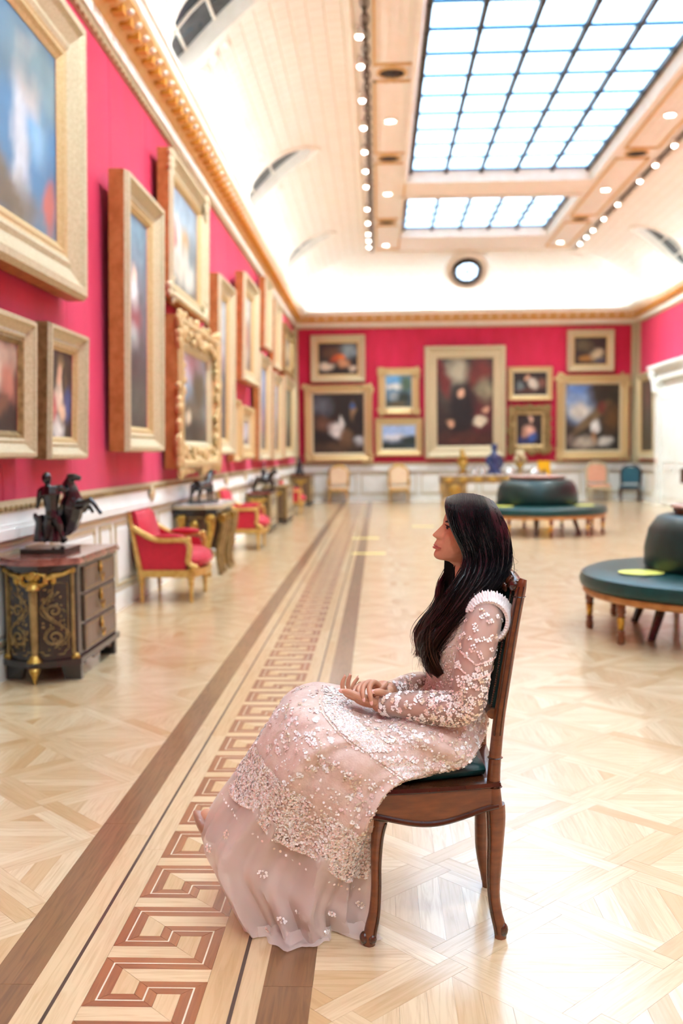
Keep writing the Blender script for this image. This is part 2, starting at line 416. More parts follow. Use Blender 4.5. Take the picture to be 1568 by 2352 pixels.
def key_unit(k, near):
    y0 = 2.4885 + (k)*KP
    P = [(KX+u*KW, y0+v*KP) for u, v in KPATH]
    prev = (P[0][0], P[0][1]-0.6*KP); nxt = (KX+.9*KW, y0+KP)
    pts = [prev]+P+[nxt]
    def off(i, d):                                          # mitred offset of path vertex i
        a, b, c = pts[i-1], pts[i], pts[i+1]
        d1 = ((b[0]-a[0]), (b[1]-a[1])); d2 = ((c[0]-b[0]), (c[1]-b[1]))
        l1, l2 = math.hypot(*d1), math.hypot(*d2); d1 = (d1[0]/l1, d1[1]/l1); d2 = (d2[0]/l2, d2[1]/l2)
        n1 = (-d1[1], d1[0]); n2 = (-d2[1], d2[0]); m = (n1[0]+n2[0], n1[1]+n2[1]); dd = m[0]*n1[0]+m[1]*n1[1]
        return (b[0]+m[0]*d/dd, b[1]+m[1]*d/dd)
    hw = 0.098*KW; sw = 0.0022
    segs = []
    for i in range(1, len(pts)-2):
        gd = (1, 0) if abs(pts[i+1][1]-pts[i][1]) < 1e-6 else (0, 1)
        segs.append(('mahogany', 'key_board', [off(i, sw), off(i+1, sw), off(i+1, hw), off(i, hw)], gd, random.uniform(.2, .9)))
        segs.append(('mahogany', 'key_board', [off(i, -hw), off(i+1, -hw), off(i+1, -sw), off(i, -sw)], gd, random.uniform(.2, .9)))
    for mname, nm, q, gd, tn in segs:
        if near: gg = G(); board(gg, q, gd, tn); gg.build(nm, mname, floor)
        else: board(KF['mahogany'], q, gd, tn)
    gg = G() if near else KF['holly']
    for i in range(1, len(pts)-2):
        gd = (1, 0) if abs(pts[i+1][1]-pts[i][1]) < 1e-6 else (0, 1)
        board(gg, [off(i, -sw), off(i+1, -sw), off(i+1, sw), off(i, sw)], gd, .6, gap=0.0)
    if near: gg.build('white_stringing', 'holly', floor)
    h = .098
    Q = lambda *uv: [(KX+u*KW, y0+v*KP) for u, v in uv]
    fill = [(Q((0, h), (.9-h, h), (.5+h, .4-h), (0, .4-h)), (1, 0), .72), (Q((.5+h, .4-h), (.9-h, h), (.9-h, .6-h), (.5+h, .6-h)), (0, 1), .3),
            (Q((1, 1-h), (.1+h, 1-h), (.5-h, .6+h), (1, .6+h)), (1, 0), .75), (Q((.5-h, .6+h), (.1+h, 1-h), (.1+h, .4+h), (.5-h, .4+h)), (0, 1), .25)]
    for q, gd, tn in fill:
        tn = min(1, max(0, tn+random.uniform(-.15, .15)))
        if near: gg = G(); board(gg, q, gd, tn); gg.build('key_infill', 'oak', floor)
        else: board(KF['oak'], q, gd, tn)
KF = {'mahogany': G(), 'holly': G(), 'oak': G()}
for k in range(-4, 84): key_unit(k, -2 <= k <= 11)
KF['mahogany'].build('key_boards_far', 'mahogany', floor, kind='stuff'); KF['holly'].build('white_stringing_far', 'holly', floor, kind='stuff'); KF['oak'].build('key_infill_far', 'oak', floor, kind='stuff')

# ---- walls
def wall(name, label, p0, p1, nrm):
    # p0 -> p1 along the wall, nrm into the room
    d = Vector(p1)-Vector(p0); Ln = d.length; u = d/Ln; n = Vector(nrm)
    def put(g, a0, a1, z0, z1, h0, h1):
        vs = []
        for z in (z0, z1):
            for hh in (h0, h1):
                for a in (a0, a1):
                    q = Vector(p0)+u*a+n*hh; vs.append((q.x, q.y, z))
        g.add(vs, [(0, 2, 3, 1), (4, 5, 7, 6), (0, 1, 5, 4), (2, 6, 7, 3), (0, 4, 6, 2), (1, 3, 7, 5)])
    g = G(); put(g, -.2, Ln+.2, -0.1, H+0.4, -0.25, 0.0)
    wl = struct(g.build(name, 'crimson'), label)
    # hanging widths of fabric with seams
    a = 0.0; k = 0
    while a < Ln:
        w2 = 1.32; g = G(); put(g, a+.004, min(Ln, a+w2)-.004, Z_DADO, Z_TOP, 0.0, 0.006); g.build('fabric_width', 'crimson', wl)
        a += w2
    # dado: field, stiles, gilt mouldings
    g = G(); put(g, 0, Ln, 0, Z_DADO-.1, 0, .012); g.build('dado_field', 'white_paint', wl)
    g = G(); put(g, 0, Ln, 0, .14, 0, .035); put(g, 0, Ln, .14, .17, 0, .028); struct(g.build('baseboard_'+name[5:], 'white_paint'), 'white painted skirting at the foot of the '+name[5:]+' wall')
    g = G(); put(g, 0, Ln, .84, .90, 0, .06); put(g, 0, Ln, .90, .93, 0, .05); put(g, 0, Ln, .93, 1.0, 0, .04); g.build('dado_rail', 'white_paint', wl)
    g = G(); put(g, 0, Ln, 1.0, 1.05, 0, .045); put(g, 0, Ln, 1.05, Z_DADO, 0, .03); g.build('rail_gilding', 'gilt_pale', wl)
    g = G(); put(g, 0, Ln, .795, .815, 0, .03); put(g, 0, Ln, .165, .175, 0, .03); g.build('dado_fillet', 'gilt_pale', wl)
    bead = G(); a = 0.05
    while a < Ln:
        q = Vector(p0)+u*a+n*.047; bead.ball((q.x, q.y, 1.024), (.022, .022, .018), 6, 4); a += .085
    bead.build('rail_beading', 'gilt_brown', wl, smooth=True, kind='stuff')
    a = .15; k = 0
    while a < Ln-.3:
        w2 = 1.05 if k % 2 == 0 else .34
        pn = G(); put(pn, a+.04, min(Ln, a+w2)-.04, .27, .70, 0, .022); pn.build('dado_panel', 'white_paint', wl)
        fr = G()
        for (A0, A1, z0, z1) in ((a, a+w2, .74, .765), (a, a+w2, .205, .23), (a, a+.025, .23, .74), (a+w2-.025, a+w2, .23, .74)): put(fr, A0, A1, z0, z1, 0, .026)
        fr.build('panel_moulding', 'gilt_pale', wl)
        a += w2+.13; k += 1
    return wl, put
wall_left, put_l = wall('wall_left', 'crimson fabric wall with white dado running down the left side', (XL, YF, 0), (XL, YB, 0), (1, 0, 0))
wall_back, put_b = wall('wall_back', 'crimson fabric end wall at the far end of the gallery', (XL, YB, 0), (XR, YB, 0), (0, -1, 0))
wall_right, put_r = wall('wall_right', 'crimson fabric wall on the right with the white doorway', (XR, YB, 0), (XR, YF, 0), (-1, 0, 0))
g = G(); g.box(XL-.2, XR+.2, YF-.25, YF, -.1, H+.4); struct(g.build('wall_front', 'crimson'), 'crimson wall behind the camera')
# gilt corner strips
for nm, (x0, x1, y0, y1) in {'trim_1': (XL, XL+.10, YB-.02, YB), 'trim_2': (XR-.14, XR, YB-.03, YB), 'trim_3': (XR-.03, XR, YB-.45, YB-.03), 'trim_4': (XL, XL+.025, YB-.35, YB-.02)}.items():
    g = G(); g.box(x0, x1, y0, y1, Z_DADO, Z_TOP); g.box(x0-.001, x1+.006, y0-.006, y1, Z_DADO, Z_DADO+.12)
    struct(g.build(nm, 'gilt_pale'), 'pale gilt strip in a corner of the crimson walls')
# rosettes on the left dado rail
for i, y in enumerate((9.5, 11.95, 14.2, 16.3)):
    o = thing('rail_rosette', ['round gilt rosette on the left dado rail above the near red armchair', 'round gilt rosette on the left dado rail beside the gilt scroll table', 'round gilt rosette on the left dado rail past the horse bronze', 'round gilt rosette on the left dado rail beside the rider bronze'][i], 'rosette', (XL+.06, y, .965), 0, 'gilt rosettes on the dado rail')
    g = G(); g.ball((0, 0, 0), (.035, .06, .06), 12, 7); g.build('boss', 'gilt', o, True)
    g = G()
    for k in range(8): a = 2*PI*k/8; g.ball((.005, .055*math.cos(a), .055*math.sin(a)), (.02, .022, .022), 7, 5)
    g.build('petal_ring', 'gilt_pale', o, True, kind='stuff')

# ---- cornice: profile swept round the room
def ringrect(ins): return [(XL+ins, YF+ins), (XL+ins, YB-ins), (XR-ins, YB-ins), (XR-ins, YF+ins)]
def cornice(name, prof, m, label):
    g = G(); rs = []
    for ins, z in prof: rs.append([(x, y, z) for x, y in ringrect(ins)])
    g.rings(rs); return struct(g.build(name, m), label)
cornice('trim_5', [(0, Z_TOP-.05), (.03, Z_TOP-.045), (.05, Z_TOP-.02), (.045, Z_TOP+.012), (0, Z_TOP+.012)], 'gilt_pale', 'thin gilt moulding where the crimson fabric meets the cornice')
cornice('trim_6', [(0, Z_TOP+.012), (.075, Z_TOP+.012), (.08, Z_TOP+.10), (0, Z_TOP+.11)], 'plaster_white', 'white cornice band above the crimson walls')
ochre_band = cornice('trim_7', [(0, 4.87), (.085, 4.88), (.12, 4.905), (.14, 4.93), (.15, 4.95), (.20, 4.955), (.30, 5.03), (.305, 5.055), (0, 5.06)], 'ochre', 'ochre cornice band with dark blocks and white drops')
cornice('trim_8', [(0, 5.055), (.315, 5.055), (.325, 5.07), (.33, 5.12), (.36, 5.14), (.355, 5.185), (.31, 5.185), (.30, 5.07), (.12, 5.07), (.12, 5.11)], 'plaster_white', 'white cornice lip below the coved ceiling')
rope = G(); a = 0
while a < YB-3:
    rope.ball((XL+.035, 3+a, Z_TOP-.035), (.014, .05, .016), 6, 4); a += .12
rope.build('trim_carving', 'gilt_brown', ochre_band, True, kind='stuff')
blk = G(); blk.box(-.05, .05, -.045, .045, -.035, .03); blk_me = blk.mesh('cornice_block', 'ochre_dark')
drp = G(); drp.ball((0, 0, 0), (.035, .035, .025), 10, 6); drp_me = drp.mesh('cornice_drop', 'plaster_white', True)
def cpiece(nm, me, x, y, z, rz=0):
    o = bpy.data.objects.new(nm, me); COL.objects.link(o); o.parent = ochre_band; o.location = (x, y, z); o.rotation_euler = (0, 0, rz)
y = 6.3
while y < YB-.45:
    cpiece('cornice_block', blk_me, XL+.195, y, 4.955); cpiece('cornice_drop', drp_me, XL+.262, y+.13, 4.995); y += .26
x = XL+.5
while x < XR-.4:
    cpiece('cornice_block', blk_me, x, YB-.195, 4.955, PI/2); cpiece('cornice_drop', drp_me, x+.13, YB-.262, 4.995); x += .26
y = 18.5
while y < YB-.45:
    cpiece('cornice_block', blk_me, XR-.195, y, 4.955); cpiece('cornice_drop', drp_me, XR-.262, y+.13, 4.995); y += .26

# ---- coved ceiling with round windows
m = bpy.data.materials.new('cove_plaster'); m.use_nodes = True; MATS['cove_plaster'] = m
nt = m.node_tree; N = nt.nodes; L = nt.links; b = N['Principled BSDF']; b.inputs['Roughness'].default_value = 0.8; b.inputs['Base Color'].default_value = lin('f5f0e6')+(1,)
uvn = N.new('ShaderNodeUVMap'); uvn.uv_map = 'grain'; br = N.new('ShaderNodeTexBrick'); br.inputs['Scale'].default_value = 4.5; br.inputs['Mortar Size'].default_value = .05; br.inputs['Mortar Smooth'].default_value = 1.0
br.inputs['Color1'].default_value = lin('f5f0e6')+(1,); br.inputs['Color2'].default_value = lin('f3ede2')+(1,); br.inputs['Mortar'].default_value = lin('e6dcc8')+(1,); br.inputs['Brick Width'].default_value = 1.0; br.inputs['Row Height'].default_value = .7
L.new(uvn.outputs[0], br.inputs['Vector']); L.new(br.outputs[0], b.inputs['Base Color'])
bp = N.new('ShaderNodeBump'); bp.inputs['Strength'].default_value = .5; bp.inputs['Distance'].default_value = .03; bp.invert = True; L.new(br.outputs[1], bp.inputs['Height']); L.new(bp.outputs[0], b.inputs['Normal'])
CI0, CA, CZ0, CB = .12, 1.81, 5.10, H-5.10
def cove_t(z): return math.asin(min(1, (z-CZ0)/CB))
def cove_in(t): return CI0+CA*(1-math.cos(t))                # inset from the wall
ZL, ZH, WR_Y, WR_Z, WZC = 5.29, 6.345, .60, .455, 5.845
rows_lo = [CZ0, 5.2, ZL]; rows_mid = [ZL+(ZH-ZL)*i/9 for i in range(10)]
t_hi = cove_t(ZH); rows_hi = [t_hi+(PI/2-t_hi)*i/6 for i in range(7)]
def cove_side(g, P, lo, hi, holes):
    # P(along, inset, z) -> point; along range lo(inset)..hi(inset)
    ts = [cove_t(z) for z in rows_lo] + [cove_t(z) for z in rows_mid[1:]] + rows_hi[1:]
    i_lo, i_hi = len(rows_lo)-1, len(rows_lo)-1+len(rows_mid)-1
    cuts = []
    for hc in holes: cuts += [hc-.95, hc+.95]
    base = sorted(cuts)
    def cols(ins):
        c = [lo(ins)]+base+[hi(ins)]; out = []
        for i in range(len(c)-1):
            nseg = 6 if i % 2 else 4
            out += [c[i]+(c[i+1]-c[i])*k/nseg for k in range(nseg)]
        return out+[c[-1]]
    grid = [[(a, cove_in(t), CZ0+CB*math.sin(t), t) for a in cols(cove_in(t))] for t in ts]
    n = len(grid[0])
    def uvp(v): return (v[0], v[3]*1.4)
    for i in range(len(ts)-1):
        for k in range(n-1):
            q = [grid[i][k], grid[i][k+1], grid[i+1][k+1], grid[i+1][k]]
            am = (q[0][0]+q[1][0])/2
            if i_lo <= i < i_hi and any(abs(am-hc) < .95 for hc in holes): continue
            g.add([P(*v[:3]) for v in q], [(0, 1, 2, 3)], None, [[uvp(v) for v in q]])
    for hc in holes:
        bd = []
        for k in range(6): bd.append((hc-.95+1.9*k/6, ZL))
        for z in rows_mid[:-1]: bd.append((hc+.95, z))
        for k in range(6): bd.append((hc+.95-1.9*k/6, ZH))
        for z in rows_mid[::-1][:-1]: bd.append((hc-.95, z))
        def ell(p):
            a = math.atan2((p[1]-WZC)/WR_Z, (p[0]-hc)/WR_Y); return (hc+WR_Y*math.cos(a), WZC+WR_Z*math.sin(a))
        m_ = len(bd); ringsv = []
        for s in (0, .35, .7, 1.0):
            r = []
            for p in bd:
                e = ell(p); a, z = p[0]+(e[0]-p[0])*s, p[1]+(e[1]-p[1])*s; t = cove_t(z); r.append((a, cove_in(t), z, t))
            ringsv.append(r)
        for i in range(3):
            for k in range(m_):
                q = [ringsv[i][k], ringsv[i][(k+1) % m_], ringsv[i+1][(k+1) % m_], ringsv[i+1][k]]
                g.add([P(*v[:3]) for v in q], [(0, 1, 2, 3)], None, [[uvp(v) for v in q]])
HOLES_L = [-7.4, -1.5, 4.45, 10.42, 16.35, 22.45]; HOLES_R = HOLES_L
g = G()
cove_side(g, lambda a, i, z: (XL+i, a, z), lambda i: YF+i, lambda i: YB-i, HOLES_L)
cove_side(g, lambda a, i, z: (XR-i, a, z), lambda i: YF+i, lambda i: YB-i, HOLES_R)
cove_side(g, lambda a, i, z: (a, YB-i, z), lambda i: XL+i, lambda i: XR-i, [])
cove_side(g, lambda a, i, z: (a, YF+i, z), lambda i: XL+i, lambda i: XR-i, [])
ceiling = struct(g.build('ceiling', 'cove_plaster', smooth=True), 'white coved plaster ceiling with shallow coffering')
# round cove windows
def cove_window(n, side, yc, label):
    P = (lambda a, i, z: (XL+i, a, z)) if side < 0 else (lambda a, i, z: (XR-i, a, z))
    root = struct(bpy.data.objects.new('window_%d' % n, None), label); COL.objects.link(root)
    K = 40; E_ = lambda k, f=1.0: (yc+WR_Y*f*math.cos(2*PI*k/K), WZC+WR_Z*f*math.sin(2*PI*k/K))
    rim = [(a, cove_in(cove_t(z)), z) for a, z in [E_(k) for k in range(K)]]
    def outw(a, z, d):
        t = cove_t(z); nx_, nz_ = -CB*math.cos(t), CA*math.sin(t); l_ = math.hypot(nx_, nz_); return (a, cove_in(t)+nx_/l_*d, z+nz_/l_*d)
    inn = [outw(a, z, .15) for a, z in [E_(k, .97) for k in range(K)]]
    g = G(); g.rings([[P(*v) for v in rim], [P(*v) for v in inn]]); g.build('window_reveal', 'plaster_white', root, True)
    g = G(); mid_ = [outw(a, z, .15) for a, z in [E_(k, .5) for k in range(K)]]; g.rings([[P(*v) for v in inn], [P(*v) for v in mid_], [P(*outw(yc, WZC, .15))]*K]); g.build('window_pane', 'glass_dark', root)
    g = G(); pts = [P(a, cove_in(cove_t(z))+.0, z) for a, z in [E_(k, 1.06) for k in range(K+1)]]; g.tube(pts, .045, 6, False); g.build('window_frame', 'plaster_white', root, True)
    for dz in (-.16, .14):
        g = G(); h = WR_Y*.93*math.sqrt(max(0, 1-(dz/WR_Z)**2)); pts = [P(*outw(yc-h, WZC+dz, .13)), P(*outw(yc+h, WZC+dz, .13))]; g.tube(pts, .018, 6); g.build('glazing_bar', 'plaster', root)
    g = G(); g.tube([P(*outw(yc, WZC+WR_Z*.93*q, .13)) for q in np.linspace(-1, 1, 9)], .018, 6); g.build('glazing_bar', 'plaster', root)
    # stucco sprays either side
    g = G()
    for s in (-1, 1):
        for k in range(16):
            a = yc+s*(WR_Y+.12+.05*random.random()+.018*k); z = 5.33+.05*k*random.uniform(.5, 1); z = min(z, 6.1); i = cove_in(cove_t(z))
            g.ball(P(a+random.uniform(-.06, .06), i+.01, z), (.03+.03*random.random(), .04+.04*random.random(), .035+.03*random.random()), 7, 5)
    g.build('stucco_spray', 'plaster_white', root, True, kind='stuff')
cove_window(1, -1, 10.42, 'oval window in the left cove cut off by the top of the picture')
cove_window(2, -1, 16.35, 'oval window in the left cove, the middle one')
cove_window(3, -1, 22.45, 'oval window in the left cove nearest the far wall')
cove_window(4, 1, 22.45, 'oval window in the right cove near the far wall')
cove_window(5, 1, 16.35, 'oval window in the right cove outside the picture')
# oculus in the end cove
root = struct(bpy.data.objects.new('window_6', None), 'round bright oculus window in the end cove'); COL.objects.link(root)
oc = Vector((2.32, 25.72, 6.02)); nrm = Vector((0, -.72, -.69)).normalized(); uu = Vector((1, 0, 0)); vv = nrm.cross(uu)
OC = lambda r, a, d: oc+uu*(.72*r*math.cos(a))+vv*(.72*r*math.sin(a))+nrm*d
g = G(); g.rings([[OC(r, 2*PI*k/36, d) for k in range(36)] for r, d in ((.53, .0), (.50, .12), (.42, .14), (.40, .10), (.36, .04))]); g.build('window_frame', 'iron', root, True)
g = G(); g.rings([[OC(r, 2*PI*k/36, d) for k in range(36)] for r, d in ((.80, -.06), (.74, .05), (.60, .06), (.53, .02))]); g.build('stucco_ring', 'plaster_white', root, True)
g = G(); g.add([OC(.37, 2*PI*k/36, .05) for k in range(36)], [tuple(range(36))]); g.build('window_pane', 'oculus_pane', root)
for k in range(8):
    a = PI/4*k; g = G(); g.tube([OC(.02, a, .07), OC(.36, a, .07)], .012, 5); g.build('glazing_bar', 'iron', root)
# ---- flat ceiling with two skylights
FX0, FX1, FY0, FY1 = XL+CI0+CA, XR-CI0-CA, YF+CI0+CA, YB-CI0-CA
SKY = [(.64, 3.88, 18.49-.755*34, 18.49, 34), (.62, 3.88, 19.90, 23.15, 5)]
g = G(); ZT = H+.03
def slab(x0, x1, y0, y1): g.box(x0, x1, y0, y1, H, H+.2)
slab(FX0, SKY[0][0]-.16, FY0, FY1); slab(SKY[0][1]+.16, FX1, FY0, FY1)
slab(SKY[0][0]-.16, SKY[0][1]+.16, FY0, SKY[0][2]-.16); slab(SKY[0][0]-.16, SKY[0][1]+.16, SKY[0][3]+.16, SKY[1][2]-.16); slab(SKY[0][0]-.16, SKY[0][1]+.16, SKY[1][3]+.16, FY1)
g.build('ceiling_flat', 'peach_plaster', ceiling)
g = G()
for x in (FX0+.06, FX1-.06): g.tube([(x, FY0, H+.005), (x, FY1, H+.005)], .05, 6)
for y in (FY1-.05,): g.tube([(FX0, y, H+.005), (FX1, y, H+.005)], .05, 6)
g.build('ceiling_moulding', 'plaster', ceiling, True)
for x0 in (-.03, 4.15):
    for (ya, yb) in ((6.0, 13.1), (13.65, 16.9), (17.45, 21.55), (22.15, 24.7)):
        g = G()
        for (a, b_, c, d) in ((x0, x0+.03, ya, yb), (x0+.55, x0+.58, ya, yb), (x0, x0+.58, ya, ya+.03), (x0, x0+.58, yb-.03, yb)): g.box(a, b_, c, d, H-.03, H)
        g.build('ceiling_panel_moulding', 'ochre', ceiling)
        for k in range(3): g = G(); g.box(x0+.13+k*.12, x0+.19+k*.12, ya+.1, yb-.1, H-.015, H); g.build('ceiling_flute', 'peach_plaster', ceiling)
pane_me = {}
for si, (x0, x1, y0, y1, nr) in enumerate(SKY):
    root = struct(bpy.data.objects.new('window_%d' % (7+si), None), ['long gridded skylight over the near part of the gallery', 'shorter gridded skylight over the far end of the gallery'][si]); COL.objects.link(root)
    g = G(); rs = []
    for e, z in ((.16, H), (.17, H-.05), (.10, H-.055), (.085, H-.01), (.02, H+.16), (0, H+.17)): rs.append([(x0-e, y0-e, z), (x0-e, y1+e, z), (x1+e, y1+e, z), (x1+e, y0-e, z)])
    g.rings(rs); g.build('skylight_curb', 'plaster_white', root)
    cw = (x1-x0)/5; ch = (y1-y0)/nr
    pg = G(); pg.add([(-cw/2, -ch/2, 0), (-cw/2, ch/2, 0), (cw/2, ch/2, 0), (cw/2, -ch/2, 0)], [(0, 1, 2, 3)]); pm = pg.mesh('skylight_pane', 'skylight_pane')
    for i in range(5):
        for j in range(nr):
            o = bpy.data.objects.new('skylight_pane', pm); COL.objects.link(o); o.parent = root; o.location = (x0+(i+.5)*cw, y0+(j+.5)*ch, H+.175)
    for i in range(6): g = G(); g.box(x0+i*cw-.03, x0+i*cw+.03, y0, y1, H+.09, H+.165); g.build('glazing_bar', 'iron', root)
    cb = G(); cb.box(x0, x1, -.034, .034, -.012, .012); cm = cb.mesh('cross_bar', 'cross_bar_blue_glare')
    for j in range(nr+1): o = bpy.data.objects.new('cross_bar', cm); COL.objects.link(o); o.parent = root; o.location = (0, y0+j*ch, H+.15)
    bs = G(); bs.ball((0, 0, 0), (.04, .04, .03), 8, 5); bmm = bs.mesh('bar_boss', 'iron', True)
    for i in range(6):
        for j in range(nr+1):
            if y0+j*ch > 8: o = bpy.data.objects.new('bar_boss', bmm); COL.objects.link(o); o.parent = root; o.location = (x0+i*cw, y0+j*ch, H+.10)
# ceiling fittings
def disc_thing(name, label, cat, x, y, r, group, parts):
    o = thing(name, label, cat, (x, y, H), 0, group)
    for pn, prof, mm in parts:
        g = G(); g.lathe(prof, n=24); g.build(pn, mm, o, True)
    return o
vent_parts = [('rim', [(.20, 0), (.21, -.02), (.175, -.03), (.17, -.01)], 'ochre'), ('grille', [(.01, -.012), (.17, -.012), (.17, -.004), (.01, -.004)], 'vent_metal'), ('boss', [(.001, -.05), (.04, -.045), (.06, -.012), (.001, -.011)], 'iron')]
W_ = ['near', 'middle', 'far']
for sx, x in (('left', .22), ('right', 4.43)):
    for i, y in enumerate((13.38, 17.18, 21.85)):
        o = disc_thing('ceiling_vent', 'dark round ceiling vent %s of the skylights, the %s one of three' % ('to the left' if sx == 'left' else 'to the right', ['nearest', 'middle', 'farthest'][i]), 'vent', x, y, .2, 'round ceiling vents', vent_parts)
        g = G()
        for k in range(12): a = 2*PI*k/12; g.box(-.005, .005, .06, .165, -.022, -.012) if 0 else g.tube([(.06*math.cos(a), .06*math.sin(a), -.018), (.165*math.cos(a), .165*math.sin(a), -.018)], .007, 5)
        g.build('grille_bars', 'iron', o, kind='stuff')
    for i, y in enumerate((15.27, 19.48, 24.2, 11.0, 6.8, 2.6, -1.6, -5.8)):  # out-of-view rows are added as fill, strongest from behind the camera
        o = disc_thing('downlight', ('bright round downlight beside the skylights on the %s, the %s of three' % (sx, ['nearest', 'middle', 'farthest'][i])) if i < 3 else 'unseen fill downlight added beside the %s of the near skylight, out of view' % sx, 'downlight', x, y, .09, 'downlights beside the skylights',
                   [('trim_ring', [(.10, 0), (.11, -.02), (.085, -.03), (.08, -.01)], 'plaster_white'), ('lens', [(.001, -.03), (.05, -.028), (.08, -.012), (.001, -.011)], 'lamp_glow')])
        lamp_spot(o, (0, 0, -.06), (x, y, 0), 270 if y > 8 else (105 if y > 0 else 310), 125)
for sx, x in (('left', -.19), ('right', 4.83)):
    tr = tag(G().box(x+.055, x+.085, 6.0, 24.6, H-.03, H-.001).build('light_track', 'vent_metal'), 'thin dark lighting track along the %s edge of the flat ceiling' % sx, 'track')
    ch = G(); y = 6.0
    while y < 24.5:
        for s in (-1, 1): ch.tube([(x+.07+s*.045*math.sin(PI*j/8), y+.42*j/8, H-.045) for j in range(9)], .011, 5)
        y += .42
    ch.build('chain_ornament', 'vent_metal', tr, kind='stuff')
    for i, y in enumerate((-6.5, -4.0, -1.5, .8, 3.0, 5.0, 6.6, 8.2, 9.3, 10.4, 11.92, 12.82, 14.03, 15.19, 16.39, 17.48, 18.49, 20.16, 21.37, 22.44, 23.14, 23.85)):  # heads out of view are added to light the near floor and the woman
        o = thing('spotlight', 'small bright spotlight on the %s ceiling track' % sx, 'spotlight', (x, y, H-.032), 0, 'spotlights on the %s ceiling track' % sx)
        g = G(); g.lathe([(.03, 0), (.045, -.02), (.05, -.10), (.04, -.10), (.035, -.03)], n=14); g.build('lamp_head', 'plaster_white', o, True)
        g = G(); g.ball((0, 0, -.105), (.042, .042, .03), 12, 6); g.build('lamp_lens', 'lamp_glow', o, True)
        lamp_spot(o, (0, 0, -.15), (XL if sx == 'left' else XR, y+.5, 4.1), 115 if y > 5.5 else 75, 80)
# lamps lying in the cornice trough
for nm, (x0, x1, y0, y1), lb in (('back', (XL+.5, XR-.5, YB-.26, YB-.18), 'end wall'), ('left', (XL+.18, XL+.26, -9.0, YB-.5), 'left wall'), ('right', (XR-.26, XR-.18, -9.0, YB-.5), 'right wall')):
    o = G().box(x0, x1, y0, y1, 5.075, 5.09).build('cove_lamp', 'strip_glow' if nm == 'back' else 'strip_glow_side'); tag(o, 'strip lamp lying hidden in the cornice of the '+lb, 'lamp', 'strip lamps in the cornice')
g = G(); g.box(XL-.3, XR+.3, YF-.3, YB+.3, H+.45, H+.6); struct(g.build('roof', 'plaster'), 'roof above the ceiling')
# ================================================================== paintings
mm = bpy.data.materials.new('oil_canvas'); mm.use_nodes = True; MATS['oil_canvas'] = mm
nt = mm.node_tree; bb = nt.nodes['Principled BSDF']; an = nt.nodes.new('ShaderNodeAttribute'); an.attribute_name = 'paint'
nt.links.new(an.outputs['Color'], bb.inputs['Base Color']); bb.inputs['Roughness'].default_value = .45; bb.inputs['Coat Weight'].default_value = .15; bb.inputs['Coat Roughness'].default_value = .22
def canvas(w, h, bg, blobs, seed, parent, y, name='canvas'):
    r = np.random.default_rng(seed); nx, nz = 44, max(12, int(44*h/w)); nz = min(nz, 90)
    U, V = np.meshgrid(np.linspace(0, 1, nx), np.linspace(0, 1, nz))
    top, bot = np.array(lin(bg[0])), np.array(lin(bg[1])); C = top*V[..., None]+bot*(1-V[..., None])
    def fn(sc):                                               # smooth value noise
        k = np.zeros_like(U)
        for o in range(3):
            f = sc*2**o; gx = r.random((int(f)+3, int(f*h/w)+3)); x = U*f; z = V*f*h/w; xi = x.astype(int); zi = z.astype(int); fx = x-xi; fz = z-zi
            fx = fx*fx*(3-2*fx); fz = fz*fz*(3-2*fz)
            k += (gx[xi, zi]*(1-fx)*(1-fz)+gx[xi+1, zi]*fx*(1-fz)+gx[xi, zi+1]*(1-fx)*fz+gx[xi+1, zi+1]*fx*fz)/2**o
        return k/1.75-.5
    n1, n2, n3 = fn(7), fn(7), fn(11)
    for (u, v, ru, rv, c, *s) in blobs:
        so = s[0] if s else .35; ang = s[1] if len(s) > 1 else 0
        du, dv = U-u+n1*.12, V-v+n2*.12*w/h
        ca, sa = math.cos(ang), math.sin(ang); a = du*ca+dv*sa*h/w; b2 = -du*sa*w/h+dv*ca
        d = np.sqrt((a/ru)**2+(b2/rv)**2); k = np.clip((1+so-d)/(2*so), 0, 1)[..., None]
        C = C*(1-k)+np.array(lin(c))*k
    C = C*(1+n3[..., None]*.7)
    vs = [((u-.5)*w, 0, v*h) for u, v in zip(U.ravel(), V.ravel())]
    fs = [(i*nx+k, i*nx+k+1, (i+1)*nx+k+1, (i+1)*nx+k) for i in range(nz-1) for k in range(nx-1)]
    me = bpy.data.meshes.new(name); me.from_pydata(vs, [], fs); me.materials.append(mm)
    ca = me.color_attributes.new('paint', 'FLOAT_COLOR', 'POINT'); arr = np.ones((nx*nz, 4), np.float32); arr[:, :3] = np.clip(C.reshape(-1, 3), 0, 1); ca.data.foreach_set('color', arr.ravel())
    o = bpy.data.objects.new(name, me); COL.objects.link(o); o.parent = parent; o.location = (0, y, 0)
    return o
FR_PLAIN = [(0, 0), (0, .07), (.012, .085), (.03, .085), (.04, .072), (.30, .05), (.36, .056), (.42, .05)]
def frame_prof(fw, dep):
    return [(0, 0), (0, dep*.75), (fw*.08, dep), (fw*.22, dep), (fw*.30, dep*.82), (fw*.55, dep*.55), (fw*.66, dep*.62), (fw*.74, dep*.55)], [(fw*.74, dep*.55), (fw*.80, dep*.50), (fw*.86, dep*.52), (fw*.92, dep*.40), (fw*1.02, dep*.28)]
